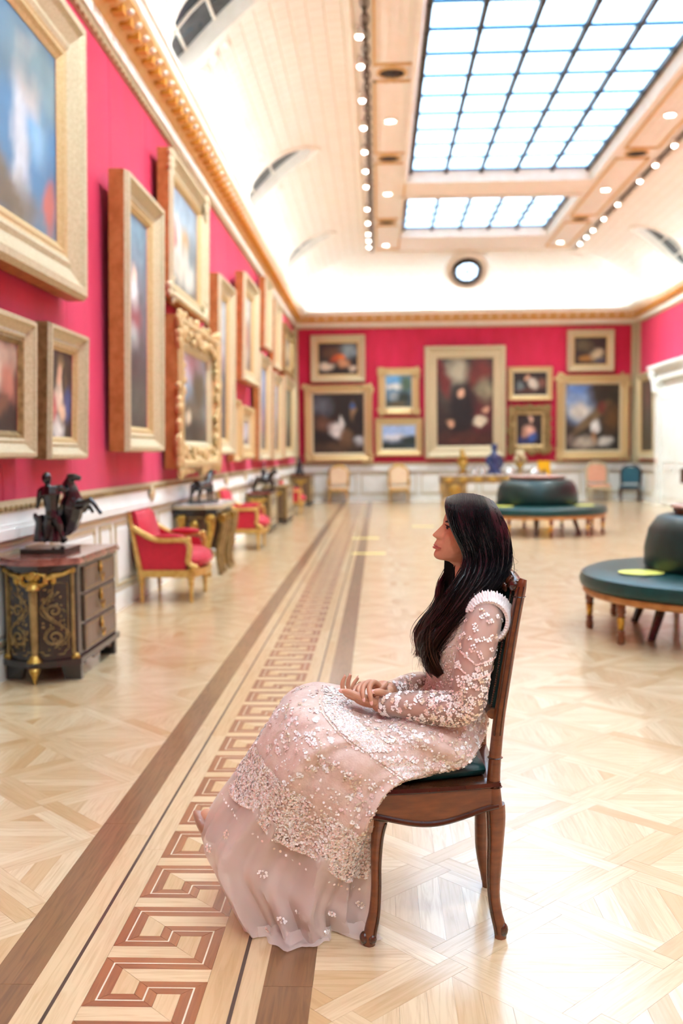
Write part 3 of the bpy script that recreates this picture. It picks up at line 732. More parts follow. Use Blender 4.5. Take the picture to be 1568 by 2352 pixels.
def picture(label, wallside, a0, a1, z0, z1, fw, dep, bg, blobs, seed, lean=.02, frame='gilt_pale', inner='gilt', side=None, ornate=0, group=None):
    # a0..a1 along the wall; wallside: L, B, R
    w, h = abs(a1-a0), z1-z0; c = (a0+a1)/2
    off = .03+h*math.sin(lean)*.15
    loc, rz = {'L': ((XL+.012+off, c, z0), PI/2), 'B': ((c, YB-.012-off, z0), 0), 'R': ((XR-.012-off, c, z0), -PI/2)}[wallside]
    root = thing('framed_painting', label, 'painting', loc, rz, group, rx=lean)
    p1, p2 = frame_prof(fw, dep)
    for nm, prof, m_ in (('frame', p1, frame), ('inner_frame', p2, inner)):
        g = G(); rs = []
        for d, hh in prof: rs.append([(-w/2+d, -hh, d), (w/2-d, -hh, d), (w/2-d, -hh, h-d), (-w/2+d, -hh, h-d)])
        if nm == 'frame' and side: rs = rs[1:]
        g.rings(rs); g.build(nm, m_, root)
    if side:
        g = G(); d0 = dep*.75; g.rings([[(-w/2, 0, 0), (w/2, 0, 0), (w/2, 0, h), (-w/2, 0, h)], [(-w/2, -d0, 0), (w/2, -d0, 0), (w/2, -d0, h), (-w/2, -d0, h)]]); g.build('frame_side', side, root)
    canvas(w-2*fw, h-2*fw, bg, blobs, seed, root, -dep*.25).location.z = fw
    if ornate:
        rr = random.Random(seed); g = G()
        def lump(x, z, s): g.ball((x, -dep*.8, z), (s*rr.uniform(.7, 1.3), s*.7, s*rr.uniform(.7, 1.3)), 7, 5)
        step = fw*.13 if ornate > 1 else fw*.16
        for t in np.arange(0, 1, step/(2*(w+h))):
            L_ = t*2*(w+h)
            if L_ < w: x, z = -w/2+L_, fw*.3
            elif L_ < w+h: x, z = w/2-fw*.3, L_-w
            elif L_ < 2*w+h: x, z = w/2-(L_-w-h), h-fw*.3
            else: x, z = -w/2+fw*.3, h-(L_-2*w-h)
            jz = rr.uniform(-.3, .3)*fw
            cd_ = min(abs(abs(x)-w/2), 9)+min(z, h-z); s = fw*(.10+.08*rr.random()); jz *= 1.5
            near_c = min(math.hypot(abs(x)-w/2, z), math.hypot(abs(x)-w/2, h-z)) < fw*1.2; mid = ornate > 1 and (abs(x) < fw*1.0 or abs(z-h/2) < fw*.8)
            if ornate > 1 or near_c or mid: lump(x+(jz if (L_ > w and L_ < w+h) or L_ > 2*w+h else 0), z+(0 if (L_ > w and L_ < w+h) or L_ > 2*w+h else jz), s*(1.35 if near_c or mid else 1))
        g.build('carving', frame, root, True, kind='stuff')
    return root
DK = ('241d18', '1a1512')
LP = 'pictures hung on the left wall'
picture('huge blue mythological canvas in a broad pale gilt frame, cut off at the top left', 'L', 4.0, 7.05, 2.45, 4.36, .34, .16, ('4a6f86', '3b5a72'),
        [(.9, .1, .5, .12, '7d6c4c'), (.9, .55, .4, .5, '3f7aa8', .6), (.9, .85, .3, .2, '4f6f80', .6), (.72, .45, .05, .32, 'c9ccd0', .5), (.86, .5, .06, .12, '86b4d6', .6), (.68, .2, .03, .15, 'c8ccd0'), (.78, .75, .08, .15, 'e4c9b4'), (.93, .16, .05, .12, 'b5584a'), (.9, .8, .3, .15, '6f8a90', .6), (.6, .1, .2, .1, '6a5a3a')], 1, .02, 'gilt_pale', 'gilt', 'gilt_orange', 0, LP)
picture('dark crowded figure painting in a pale gilt frame, half cut off at the left edge', 'L', 4.55, 6.08, 1.33, 2.18, .16, .10, DK,
        [(.8, .8, .25, .2, 'b99a86'), (.7, .6, .12, .2, 'd8c0ac'), (.9, .55, .1, .2, 'b0705e'), (.8, .3, .1, .1, '6e4a34')], 2, .03, 'gilt_pale', 'gilt_brown', 'gilt_brown', 0, LP)
picture('dark portrait with pink and blue drapery in a pale gilt frame above the horse bronze', 'L', 6.29, 7.12, 1.32, 2.21, .15, .11, ('2a2018', '15110e'),
        [(.55, .62, .16, .28, '8c7340', .4), (.50, .70, .11, .13, 'd9a98c', .3), (.48, .45, .16, .16, 'e2cdb8', .4), (.22, .30, .2, .2, 'b9605c', .4), (.82, .38, .16, .2, '2f4a80', .4), (.62, .3, .14, .1, 'dcb99a', .4), (.45, .08, .22, .12, 'd5d2cc', .4), (.66, .66, .05, .18, '14100d', .3)], 3, .035, 'gilt_pale', 'gilt', 'gilt_brown', 0, LP)
picture('tall narrow full-length portrait with a pale figure in a deep gilt frame', 'L', 8.07, 9.43, 1.37, 3.68, .22, .17, ('5e7f92', '2e2d2c'),
        [(.5, .75, .6, .25, '6b8da0', .8), (.5, .55, .5, .2, '5d4a52', .7), (.5, .70, .09, .06, 'dbb6a4'), (.5, .62, .13, .07, 'd4d4d4', .5), (.52, .50, .2, .07, '8d2f40', .7), (.48, .42, .16, .06, 'c4c8c8', .6), (.5, .3, .4, .12, '3c3034', .8), (.6, .12, .5, .1, '4a4a44', .6)], 4, .02, 'gilt_pale', 'gilt', 'gilt_orange', 0, LP)
picture('upper canvas of a bright crowd under grey sky in a gilt frame with carved corners', 'L', 9.99, 12.15, 2.96, 4.44, .22, .16, ('74889a', '5a5a52'),
        [(.5, .75, .6, .2, '8fa3b0', .8), (.35, .45, .15, .2, 'd8d0c4', .5), (.2, .5, .12, .14, 'b3574e'), (.6, .5, .15, .2, 'a88a5e'), (.7, .25, .2, .2, 'c2c2b8', .5), (.4, .2, .3, .12, 'b8b0a0', .6), (.8, .5, .1, .2, '6a7c84')], 5, .02, 'gilt_pale', 'gilt', 'gilt_orange', 1, LP)
picture('landscape with blue sky in a heavily carved rococo gilt frame', 'L', 10.19, 12.70, 1.19, 2.80, .30, .20, ('9fb0c0', '3a3226'),
        [(.3, .8, .5, .25, 'b9c6d4', .6), (.55, .85, .3, .15, 'c08a98', .7), (.3, .55, .25, .12, '7fa0c0', .6), (.75, .6, .3, .3, '4c4434', .5), (.3, .3, .4, .2, '5a4e38', .6), (.2, .38, .1, .06, 'd8ccb0'), (.5, .12, .5, .12, '2e2820', .6), (.4, .25, .08, .08, 'c4b49a')], 6, .01, 'gilt', 'gilt_pale', 'gilt_orange', 2, LP)
picture('tall dim full-length portrait right of the carved rococo frame', 'L', 12.82, 14.2, 1.34, 3.70, .22, .16, ('8d979c', '3b373c'),
        [(.5, .8, .5, .2, 'a8b0b4', .8), (.5, .55, .25, .12, 'b0808a', .6), (.5, .6, .08, .1, 'dcc4b8'), (.5, .3, .4, .2, '46444c', .7)], 7, .02, 'gilt_pale', 'gilt', 'gilt_orange', 0, LP)
picture('upper portrait with a white cap in a gilt frame above the small pair', 'L', 15.26, 17.1, 2.50, 4.17, .24, .17, ('9a9a90', '6a5448'),
        [(.4, .8, .25, .2, 'e8e6de', .6), (.5, .45, .25, .2, 'a8685e', .6), (.4, .2, .3, .15, 'c0b0a0', .6)], 8, .025, 'gilt_pale', 'gilt', 'gilt_orange', 0, LP)
picture('small square gilt-framed picture beneath the white-capped portrait, the nearer', 'L', 14.47, 15.1, 1.23, 2.17, .17, .12, ('8a8078', '4a443c'), [(.5, .5, .3, .3, '9a9aa0', .6)], 11, .02, 'gilt', 'gilt_pale', 'gilt_orange', 0, LP)
picture('small square gilt-framed picture beneath the white-capped portrait, the farther', 'L', 15.27, 16.8, 1.26, 2.12, .24, .12, ('b0b0b8', '5a5650'), [(.5, .5, .3, .3, 'c4c4cc', .6)], 12, .02, 'gilt', 'gilt_pale', 'gilt_orange', 0, LP)
picture('tall blue full-length portrait past the small gilt-framed pair', 'L', 17.4, 19.2, 1.23, 3.15, .2, .14, ('6f82a0', '4a4650'),
        [(.5, .7, .4, .25, '8a98b4', .7), (.5, .5, .2, .2, '2e4a86', .6), (.55, .3, .15, .2, 'b06a6a', .6), (.5, .1, .4, .1, '7a7468', .6)], 10, .02, 'gilt_pale', 'gilt', 'gilt_orange', 0, LP)
picture('upper pale canvas above the tall blue portrait', 'L', 18.35, 19.4, 3.34, 4.64, .18, .16, ('b0aa98', '7a6a58'), [(.5, .5, .3, .3, 'c8c0a8', .6)], 9, .03, 'gilt_pale', 'gilt', 'gilt_orange', 0, LP)
picture('tall grey portrait, second from the far left corner of the lower row', 'L', 19.74, 21.5, 1.22, 3.0, .2, .14, ('8890a0', '4a4a50'), [(.5, .6, .3, .3, 'a0a8b8', .6), (.5, .3, .2, .2, '70584e', .6)], 14, .02, 'gilt_pale', 'gilt', 'gilt_orange', 0, LP)
picture('upper canvas, second from the far left corner, in a gilt frame', 'L', 20.17, 21.4, 3.12, 4.5, .2, .14, ('9a9280', '5e4c40'), [(.5, .5, .3, .3, 'a8947a', .6)], 13, .03, 'gilt_pale', 'gilt', 'gilt_orange', 0, LP)
picture('upper dark canvas nearest the far left corner', 'L', 22.2, 24.7, 3.22, 4.3, .22, .14, ('6a6258', '4a3e34'), [(.5, .5, .3, .3, 'b09a78', .6)], 15, .03, 'gilt_brown', 'gilt', 'gilt_orange', 1, LP)
picture('lower dark landscape nearest the far left corner', 'L', 22.05, 24.8, 1.25, 3.12, .24, .14, ('5a5c50', '3a3226'), [(.5, .6, .3, .3, '7a7a60', .6), (.4, .2, .3, .2, '4e4430', .6)], 16, .02, 'gilt_pale', 'gilt', 'gilt_orange', 0, LP)
BP = 'pictures hung on the end wall'
picture('dark still life with orange and white fruit, top left of the end wall', 'B', -1.83, -.34, 3.28, 4.55, .21, .13, ('2a201a', '1c1512'),
        [(.8, .75, .25, .2, '7a8e94', .5), (.5, .5, .16, .12, 'b8491e', .5), (.2, .25, .18, .14, 'd8d0b8', .4), (.35, .7, .2, .15, '5a3a26', .6), (.65, .35, .15, .14, 'c08a60', .5), (.85, .2, .1, .1, 'c8b8a0', .4), (.6, .55, .1, .08, 'd8702a')], 21, .015, 'gilt_pale', 'gilt', None, 0, BP)
picture('dark still life with a white bird, bottom left of the end wall', 'B', -2.01, -.16, 1.11, 3.19, .23, .13, ('1e1a18', '18130f'),
        [(.15, .8, .2, .15, '56606a', .6), (.45, .38, .12, .13, 'dcdcd8', .35, .8), (.55, .5, .05, .12, 'd6d6d0', .35), (.78, .72, .06, .14, '8a6a48', .4), (.77, .8, .05, .05, '2e5a90'), (.9, .2, .1, .07, 'b8bcc0', .4), (.2, .5, .15, .1, '6a4a38', .6), (.5, .1, .4, .08, '4a3626', .6), (.65, .28, .12, .12, '70543a', .5)], 22, .015, 'gilt', 'gilt_pale', None, 1, BP)
picture('small upright blue-sky landscape on the end wall, upper of the pair by the still lifes', 'B', .01, 1.12, 2.38, 3.64, .2, .11, ('7fb0d4', '2c3a34'),
        [(.4, .85, .4, .15, '6aa8d8', .5), (.4, .65, .4, .08, 'd8dcd4', .5), (.8, .75, .25, .3, '4a6450', .5), (.35, .35, .2, .12, '9aa8ac', .4), (.7, .3, .3, .2, '26342c', .5), (.4, .1, .4, .08, '5a5236', .6)], 23, .015, 'gilt', 'gilt_pale', None, 1, BP)
picture('small wide pale-sky landscape on the end wall, lower of the pair by the still lifes', 'B', -.08, 1.21, 1.25, 2.28, .19, .11, ('a9bfe0', '22302c'),
        [(.45, .75, .6, .25, '9fbbe4', .4), (.4, .5, .4, .12, 'd8dce4', .4), (.85, .35, .3, .22, '1f3330', .35), (.3, .12, .5, .14, '1d2c28', .3)], 24, .015, 'gilt', 'gilt_pale', None, 0, BP)
picture('large full-length portrait of a dark figure under red drapery on the end wall', 'B', 1.27, 3.46, 1.17, 4.21, .33, .17, ('3a2a22', '241611'),
        [(.25, .8, .2, .3, '4a4a40', .6), (.35, .85, .18, .12, 'b0a890', .5), (.1, .8, .10, .25, '6a2420', .4, .3), (.75, .82, .20, .16, '6c2a22', .4, -.5), (.85, .62, .14, .14, '8a8468', .4), (.75, .35, .3, .2, '54191a', .5), (.45, .35, .22, .35, '0f0d0c', .3), (.44, .58, .06, .05, 'd8a88a', .25), (.25, .27, .06, .04, 'c89878', .25), (.85, .42, .06, .05, 'c49478', .25), (.76, .28, .1, .05, 'd8ccb0', .3), (.5, .08, .5, .08, '4a2418', .5)], 25, .012, 'gilt_pale', 'gilt_pale', None, 0, BP)
picture('small wide dark scene, upper of the pair right of the large portrait', 'B', 3.53, 4.73, 2.72, 3.63, .15, .10, ('1c1714', '140f0d'),
        [(.6, .5, .12, .25, 'cbbfae', .4, .4), (.42, .75, .07, .1, 'c89878', .3), (.2, .4, .12, .2, '6a7a7a', .5), (.85, .5, .12, .2, '6a4436', .5), (.4, .2, .3, .1, '4a2c24', .5)], 26, .015, 'gilt', 'gilt_pale', None, 0, BP)
picture('small portrait in blue, lower of the pair right of the large portrait', 'B', 3.55, 4.67, 1.30, 2.56, .22, .13, ('241d1a', '17120f'),
        [(.5, .45, .22, .2, 'd8a890', .35), (.55, .85, .09, .1, 'dcb098', .3), (.35, .15, .35, .16, '1c2c5c', .35), (.65, .25, .16, .15, '2c58a0', .4), (.3, .4, .1, .15, 'b08068', .4)], 27, .015, 'gilt_brown', 'gilt', None, 2, BP)
picture('small dark scene with a pale reclining shape, top right of the end wall', 'B', 5.12, 6.38, 3.48, 4.60, .2, .12, ('2a241c', '1c1712'),
        [(.7, .35, .2, .2, 'c8bc98', .4, .5), (.3, .7, .25, .2, '5a5238', .6), (.8, .15, .15, .1, '4a5460', .5), (.35, .2, .2, .1, 'a87838', .5)], 28, .015, 'gilt_pale', 'gilt', None, 0, BP)
picture('large game still life with a white bird, bottom right of the end wall', 'B', 4.84, 6.78, 1.11, 3.38, .25, .14, ('3a3022', '1e1812'),
        [(.2, .75, .28, .3, '7f9cc4', .35), (.25, .6, .2, .12, 'd0ccc0', .5), (.25, .95, .2, .08, '5f86c0', .4), (.75, .85, .3, .15, '2a2416', .5), (.48, .5, .4, .07, '6e5a3c', .35, .75), (.55, .36, .09, .1, 'e4e4e0', .3), (.54, .2, .04, .1, '9a6a3e', .3), (.85, .5, .15, .2, '5a3c1c', .6), (.35, .12, .2, .08, 'b8ac9c', .5), (.75, .14, .12, .07, 'c8c4bc', .4), (.1, .15, .1, .1, '6e5e54', .5), (.65, .65, .08, .08, '6a2a20')], 29, .012, 'gilt', 'gilt_pale', None, 1, BP)
picture('tall narrow dark picture on the right wall beside the white doorway', 'R', 24.75, 26.3, 1.12, 3.33, .2, .12, ('4a3a34', '3a3428'), [(.5, .7, .2, .2, '6a4a44', .6), (.5, .45, .15, .2, '54504a', .6)], 30, .01, 'gilt_pale', 'gilt', None, 0, 'pictures hung on the right wall')
# ================================================================== furniture along the left wall
def wroot(name, label, cat, loc, group=None): return thing(name, label, cat, loc, 0, group)
def spiral(cx, cz, r0, a0, turns, sgn=1, n=26, shrink_=.12):
    return [(cx+r0*(1-(1-shrink_)*i/(n-1))*math.cos(a0+sgn*2*PI*turns*i/(n-1)), cz+r0*(1-(1-shrink_)*i/(n-1))*math.sin(a0+sgn*2*PI*turns*i/(n-1))) for i in range(n)]
def commode():
    o = wroot('marquetry_commode', 'ebony commode with gilt scroll marquetry and red marble top beneath the man and horse bronze', 'commode', (-2.02, 6.15, 0))
    XA, XB, YN, YFR = -2.235, -1.80, 5.74, 6.56
    bow = lambda s, e=0.0: Vector((-2.0175+(.2175+e)*s, YN-.13*(1-s*s)-e, 0))
    def plan(e): return [(bow(s, e).x, bow(s, e).y) for s in np.linspace(-1, 1, 17)] + [(XB+e, YFR+e), (XA, YFR+e)]
    B = lambda g, nm, m_, par=o, sm=False, lb=None: g.build(nm, m_, par, sm, world=(par is o), label=lb)
    B(G().prism(plan(0), .135, .70), 'carcass', 'ebonised')
    B(G().prism(plan(.022), .10, .137), 'plinth', 'ebonised')
    t = G(); t.prism(plan(.03), .70, .722); t.prism(plan(.02), .722, .738); B(t, 'marble_top', 'marble_red', lb='red marble top')
    g = G(); g.prism(plan(.012), .675, .70); B(g, 'frieze_moulding', 'ebonised')
    # drawers on the long side
    for k, (z0, z1) in enumerate(((.155, .315), (.335, .495), (.515, .668))):
        g = G(); g.box(XB-.01, XB+.012, 5.84, 6.53, z0, z1); d = g.build('drawer', 'brown_veneer', o, world=True, label='dark brown veneered drawer front')
        g = G()
        for a0, a1, b0, b1 in ((5.86, 6.51, z0+.012, z0+.018), (5.86, 6.51, z1-.018, z1-.012), (5.86, 5.866, z0+.012, z1-.012), (6.504, 6.51, z0+.012, z1-.012)): g.box(XB+.012, XB+.0145, a0, a1, b0, b1)
        s = g.build('inlay_line', 'gilt_brown', d); s.matrix_parent_inverse = Matrix.Identity(4)
        g = G(); zc = (z0+z1)/2; yc = 6.17
        g.ball((XB+.022, yc, zc+.03), (.012, .022, .03), 8, 5); g.ball((XB+.02, yc, zc+.062), (.008, .012, .02), 7, 5); g.tube([(XB+.03, yc+.03*math.cos(a), zc-.005+.035*math.sin(a)) for a in np.linspace(-PI*1.05, .05*PI, 10)], .006, 6); g.ball((XB+.03, yc, zc-.04), (.01, .016, .012), 7, 5)
        g.build('drawer_handle', 'ormolu', d, True, label='gilt bronze drop handle')
    # bowed end: two marquetry panels, gilt pilaster, scroll mounts
    W = lambda s, z, d=.004: (bow(s).x, bow(s).y-d, z)
    for sg in (-1, 1):
        s0, s1 = (.13, .80) if sg > 0 else (-.80, -.13)
        g = G(); ss = np.linspace(s0, s1, 9); g.rings([[W(s, .16, .0) for s in ss], [W(s, .16) for s in ss], [W(s, .62) for s in ss], [W(s, .62, 0) for s in ss]], False); pn = B(g, 'marquetry_panel', 'ebonised')
        g = G()
        def line(pts, r=.0028): g.tube([W(s, z, .006) for s, z in pts], r, 5)
        m_ = lambda f: s0+(s1-s0)*f if sg > 0 else s1+(s0-s1)*f          # f: 0 at the pilaster, 1 outside
        line([(m_(0), .19), (m_(.12), .19), (m_(.18), .17), (m_(.85), .17), (m_(.9), .19), (m_(1), .2), (m_(1), .59), (m_(.55), .60), (m_(.5), .54), (m_(.32), .47), (m_(.1), .50)], .0035)
        for (cf, cz, r, a0, tr, sgn) in ((.55, .275, .062, PI*.5, 1.6, 1), (.55, .43, .052, -PI*.5, 1.5, -1)):
            pts = spiral(0, 0, r, a0, tr, sgn*sg)
            for dr in (0, .012): line([(m_(cf)+(p[0]*(1-dr/r))/.2175, cz+p[1]*(1-dr/r)) for p in pts])
        line([(m_(.55)+.06*math.sin(u*PI*2)*sg/.2175*1.0, .21+.33*u) for u in np.linspace(0, 1, 24)], .004)
        line([(m_(.55)+.075*math.sin(u*PI*2+.4)*sg/.2175, .22+.32*u) for u in np.linspace(0, 1, 24)], .0025)
        rr = random.Random(5+sg)
        for k in range(46):
            f, z = rr.uniform(.1, .95), rr.uniform(.2, .58); g.ball(W(m_(f), z, .005), (.006*rr.uniform(.6, 1.3), .003, .008*rr.uniform(.6, 1.3)), 5, 4)
        g.build('scroll_inlay', 'gilt_brown', pn, True, kind='stuff').matrix_parent_inverse = Matrix.Identity(4)
    g = G(); g.tube([W(0, .15, .01), W(0, .56, .014)], [.020, .026], 8); B(g, 'pilaster', 'gilt_brown', sm=True)
    g = G(); g.lathe([(.03, 0), (.042, .006), (.036, .03), (.025, .04), (.03, .052)], W(0, .555, .014), 12); B(g, 'pilaster_capital', 'ormolu', sm=True)
    g = G(); g.lathe([(.045, 0), (.03, .025), (.022, .04)], W(0, .135, .016), 12); B(g, 'pilaster_base', 'ormolu', sm=True)
    g = G()
    for sg in (-1, 1):
        g.tube([W(s*sg, z, .014) for s, z in ((.05, .60), (.2, .585), (.33, .60), (.3, .645), (.16, .65), (.15, .62))], [.008, .016, .018, .016, .014, .008], 7)
        g.tube([W(s*sg, z, .012) for s, z in ((.3, .62), (.5, .64), (.72, .645), (.9, .665))], [.016, .018, .012, .014], 7); g.ball(W(.92*sg, .665, .012), .02, 8, 6); g.ball(W(.5*sg, .615, .012), (.02, .01, .03), 8, 6)
    g.ball(W(0, .635, .014), (.035, .015, .035), 9, 6); B(g, 'scroll_mount', 'ormolu', sm=True, lb='gilt bronze scrolling mount')
    g = G(); c = W(0, .10, .02); g.lathe([(.002, -.10), (.012, -.085), (.010, -.075), (.018, -.06), (.016, -.05), (.028, -.03), (.034, -.012), (.028, 0)], c, 12); B(g, 'gilt_foot', 'ormolu', sm=True)
    for (x, y) in ((XA+.03, YN+.02), (XB-.035, YN+.02), (XB-.035, YFR-.05), (XA+.03, YFR-.05)):
        g = G(); g.prism([(x-.055, 0), (x+.045, 0), (x+.045, .10), (x-.075, .10)] if x > -2 else [(x-.045, 0), (x+.055, 0), (x+.075, .10), (x-.045, .10)], y-.02, y+.03, 'y'); B(g, 'bracket_foot', 'ebonised')
    for s in (-.9, .9):
        g = G(); g.tube([W(s, .16, .003), W(s, .66, .003)], .012, 6); B(g, 'corner_strip', 'gilt_brown')
        g = G(); g.ball(W(s*1.05, .14, .01), (.028, .02, .03), 8, 6); B(g, 'corner_mount', 'ormolu', sm=True)
    g = G(); g.prism([(5.9, .135), (6.5, .135), (6.5, .05), (6.44, .055), (6.36, .10), (6.25, .11), (6.18, .06), (6.1, .06), (6.02, .11), (5.95, .10), (5.9, .06)], XB-.03, XB-.008, 'x'); B(g, 'apron', 'brown_veneer')
commode()
def bronze_man_horse():
    Y0 = 6.0; P = lambda x, y, d=0.0: at(x, y, Y0+d); k = .0031
    o = wroot('bronze_group', 'dark bronze of a standing nude man restraining a rearing horse on the commode', 'sculpture', tuple(P(120, 1245)))
    zb = .738
    g = G(); c = P(118, 1245); g.bbox(c.x-.165, c.x+.115, Y0-.10, Y0+.22, zb, zb+.032, .004); g.build('base', 'ebonised', o, world=True)
    g = G(); T = lambda pts, r: g.tube([P(*p) for p in pts], [q*k for q in r], 9)
    T([(116, 1116), (117, 1135), (118, 1155), (119, 1172), (120, 1190)], [15, 19, 15, 13, 15])
    T([(110, 1120, .0), (109, 1106)], [6.5, 5.5]); g.ball(P(107, 1098), (10*k, 11*k, 12.5*k), 10, 8); g.ball(P(101, 1099), (4*k, 4*k, 4*k))
    T([(102, 1122), (93, 1128), (89, 1148), (87, 1160), (84, 1168)], [7, 7, 5.5, 4, 4])
    T([(126, 1122), (139, 1120), (150, 1128, .03), (160, 1122, .05)], [7, 7.5, 5.5, 4])
    T([(113, 1186), (110, 1205), (107, 1222), (106, 1238), (100, 1244)], [10, 9, 6, 4.5, 5]); T([(127, 1186), (134, 1204), (139, 1222), (145, 1236), (155, 1240)], [10, 9, 6, 4.5, 4.5])
    T([(92, 1244, .03), (91, 1222, .03), (93, 1200, .03), (88, 1184, .03)], [14, 11, 10, 12]); T([(84, 1184, .03), (76, 1182, .03)], [6, 3]); T([(122, 1244, .05), (124, 1215, .05), (126, 1190, .05)], [16, 11, 9])
    fig = remesh(g, .0045, 3); fig.build('man_figure', 'bronze', o, True, world=True)
    g = G()
    T([(140, 1215, .14), (150, 1205, .14), (160, 1180, .12), (166, 1158, .10), (168, 1140, .09)], [22, 26, 26, 25, 20])
    T([(168, 1150, .09), (163, 1128, .08), (158, 1108, .07), (163, 1096, .06)], [20, 16, 12, 8]); T([(160, 1097, .06), (172, 1096, .05), (186, 1099, .05)], [9, 7.5, 5]); T([(156, 1098, .06), (155, 1088, .06)], [4, 1.5])
    T([(150, 1108, .08), (148, 1125, .09), (152, 1140, .1)], [6, 8, 5])
    T([(170, 1160, .07), (192, 1158, .05), (208, 1148, .04), (218, 1160, .04), (226, 1172, .04), (233, 1180, .04)], [11, 9, 6.5, 4.5, 4, 4.5]); T([(172, 1165, .14), (195, 1170, .14), (206, 1163, .14), (214, 1178, .14)], [10, 8, 5, 4])
    T([(142, 1210, .12), (150, 1225, .1), (142, 1236, .1), (150, 1246, .1)], [14, 8, 6, 5]); T([(138, 1212, .18), (146, 1228, .18), (138, 1238, .18), (146, 1246, .18)], [14, 8, 6, 5]); T([(132, 1208, .17), (124, 1222, .2), (122, 1244, .2)], [6, 7, 4])
    remesh(g, .0045, 3).build('horse_figure', 'bronze', o, True, world=True)
bronze_man_horse()

def armchair(label, loc, rz):
    o = thing('gilt_armchair', label, 'armchair', loc, rz, 'red gilt armchairs along the left wall')
    wd, fr, bk = .39, -.27, .25
    g = G(); g.prism([(-wd, bk), (-wd, fr+.07), (-wd+.06, fr), (-.15, fr-.05), (.15, fr-.05), (wd-.06, fr), (wd, fr+.07), (wd, bk)], .235, .30); g.build('seat_rail', 'gilt_chair', o)
    for sx in (-1, 1):
        for (y, m_) in ((fr+.05, 'gilt_chair'), (bk-.02, 'gilt_chair')):
            g = G(); g.lathe([(.008, 0), (.018, .012), (.016, .03), (.02, .15), (.03, .19), (.022, .20), (.034, .215), (.034, .24)], (sx*(wd-.035), y, 0), 10); g.build('leg', m_, o, True)
    g = G(); n = 24                                                            # deep cushion with a rounded front
    def cush(e, z): return [((wd-.06-e)*max(-1, min(1, 1.25*math.cos(2*PI*k/n))), -.02+(.30-e)*max(-1.0, min(.85, 1.08*math.sin(2*PI*k/n))), z) for k in range(n)]
    g.rings([cush(.05, .30), cush(.0, .33), cush(-.02, .38), cush(.0, .43), cush(.06, .465), cush(.18, .485)], cap0=True, cap1=True); g.build('seat_cushion', 'red_silk', o, True)
    lean = .18
    yb = lambda z: bk-.02+(z-.3)*lean
    g = G(); rs = []
    for z, hw, th in ((.30, wd-.06, .05), (.45, wd-.05, .075), (.65, wd-.06, .085), (.80, wd-.09, .07), (.83, wd-.10, .03)):
        rs.append([(-hw, yb(z), z), (-hw, yb(z)-th*.6, z), (-hw+.05, yb(z)-th, z), (hw-.05, yb(z)-th, z), (hw, yb(z)-th*.6, z), (hw, yb(z), z)])
    g.rings(rs, cap0=True, cap1=True); g.build('back_cushion', 'red_silk', o, True)
    for sx in (-1, 1):
        g = G(); g.tube([(sx*(wd-.015), yb(z)+.01, z) for z in (.25, .5, .7, .86)], [.026, .022, .02, .02], 8); p = g.build('back_post', 'gilt_chair', o, True)
        g = G(); g.lathe([(.012, 0), (.02, .008), (.012, .02), (.022, .034), (.018, .05), (.003, .06)], (sx*(wd-.015), yb(.86)+.01, .86), 10); f = g.build('finial', 'gilt_chair', p, True)
        # upholstered closed side
        pr = [(yb(.3), .30), (fr+.10, .30), (fr+.085, .40), (fr+.075, .47), (fr+.10, .535), (fr+.20, .545), (fr+.33, .56), (yb(.66), .66)]
        g = G(); g.prism(pr, sx*(wd-.035)-.012, sx*(wd-.035)+.012, 'x'); g.build('side_panel', 'red_silk', o)
        arm = [(yb(.69), .69), (bk-.08, .61), (bk-.18, .575), (fr+.17, .575), (fr+.09, .565), (fr+.055, .52), (fr+.06, .44), (fr+.07, .37), (fr+.02, .325), (fr+.03, .29)]
        g = G(); g.tube([(sx*(wd-.015), y, z) for y, z in spline([(a, b, 0) for a, b in arm], 30) for y, z in [(y, z)]] if 0 else [(sx*(wd-.015), v[0], v[1]) for v in spline([(a, b, 0) for a, b in arm], 30)], .026, 8); a_ = g.build('arm', 'gilt_chair', o, True)
        g = G(); g.ball((sx*(wd-.03), fr+.24, .60), (.035, .15, .03), 12, 8); g.build('arm_pad', 'red_silk', o, True)
        g = G(); g.ball((sx*(wd-.015), fr+.065, .575), (.03, .028, .03), 8, 6); g.ball((sx*(wd-.015), fr+.02, .325), (.034, .045, .03), 8, 6); g.build('arm_scroll', 'gilt_chair', o, True, kind='stuff')
    g = G(); g.tube([(-(wd-.015), yb(.83)+.01, .835), (-.2, yb(.84)+.005, .845), (0, yb(.845), .85), (.2, yb(.84)+.005, .845), (wd-.015, yb(.83)+.01, .835)], .02, 8); g.build('crest_rail', 'gilt_chair', o, True)
    return o
a1 = armchair('red silk armchair with gilt frame, nearest of the left wall armchairs', (-1.92, 9.10, 0), PI/2)
copy_tree(a1, (-1.90, 13.9, 0), PI/2, 'red silk armchair with gilt frame between the gilt scroll table and the rider bronze')
copy_tree(a1, (-1.94, 21.9, 0), PI/2, 'red silk armchair with gilt frame nearest the far left corner', scale=(.9, .9, .9))

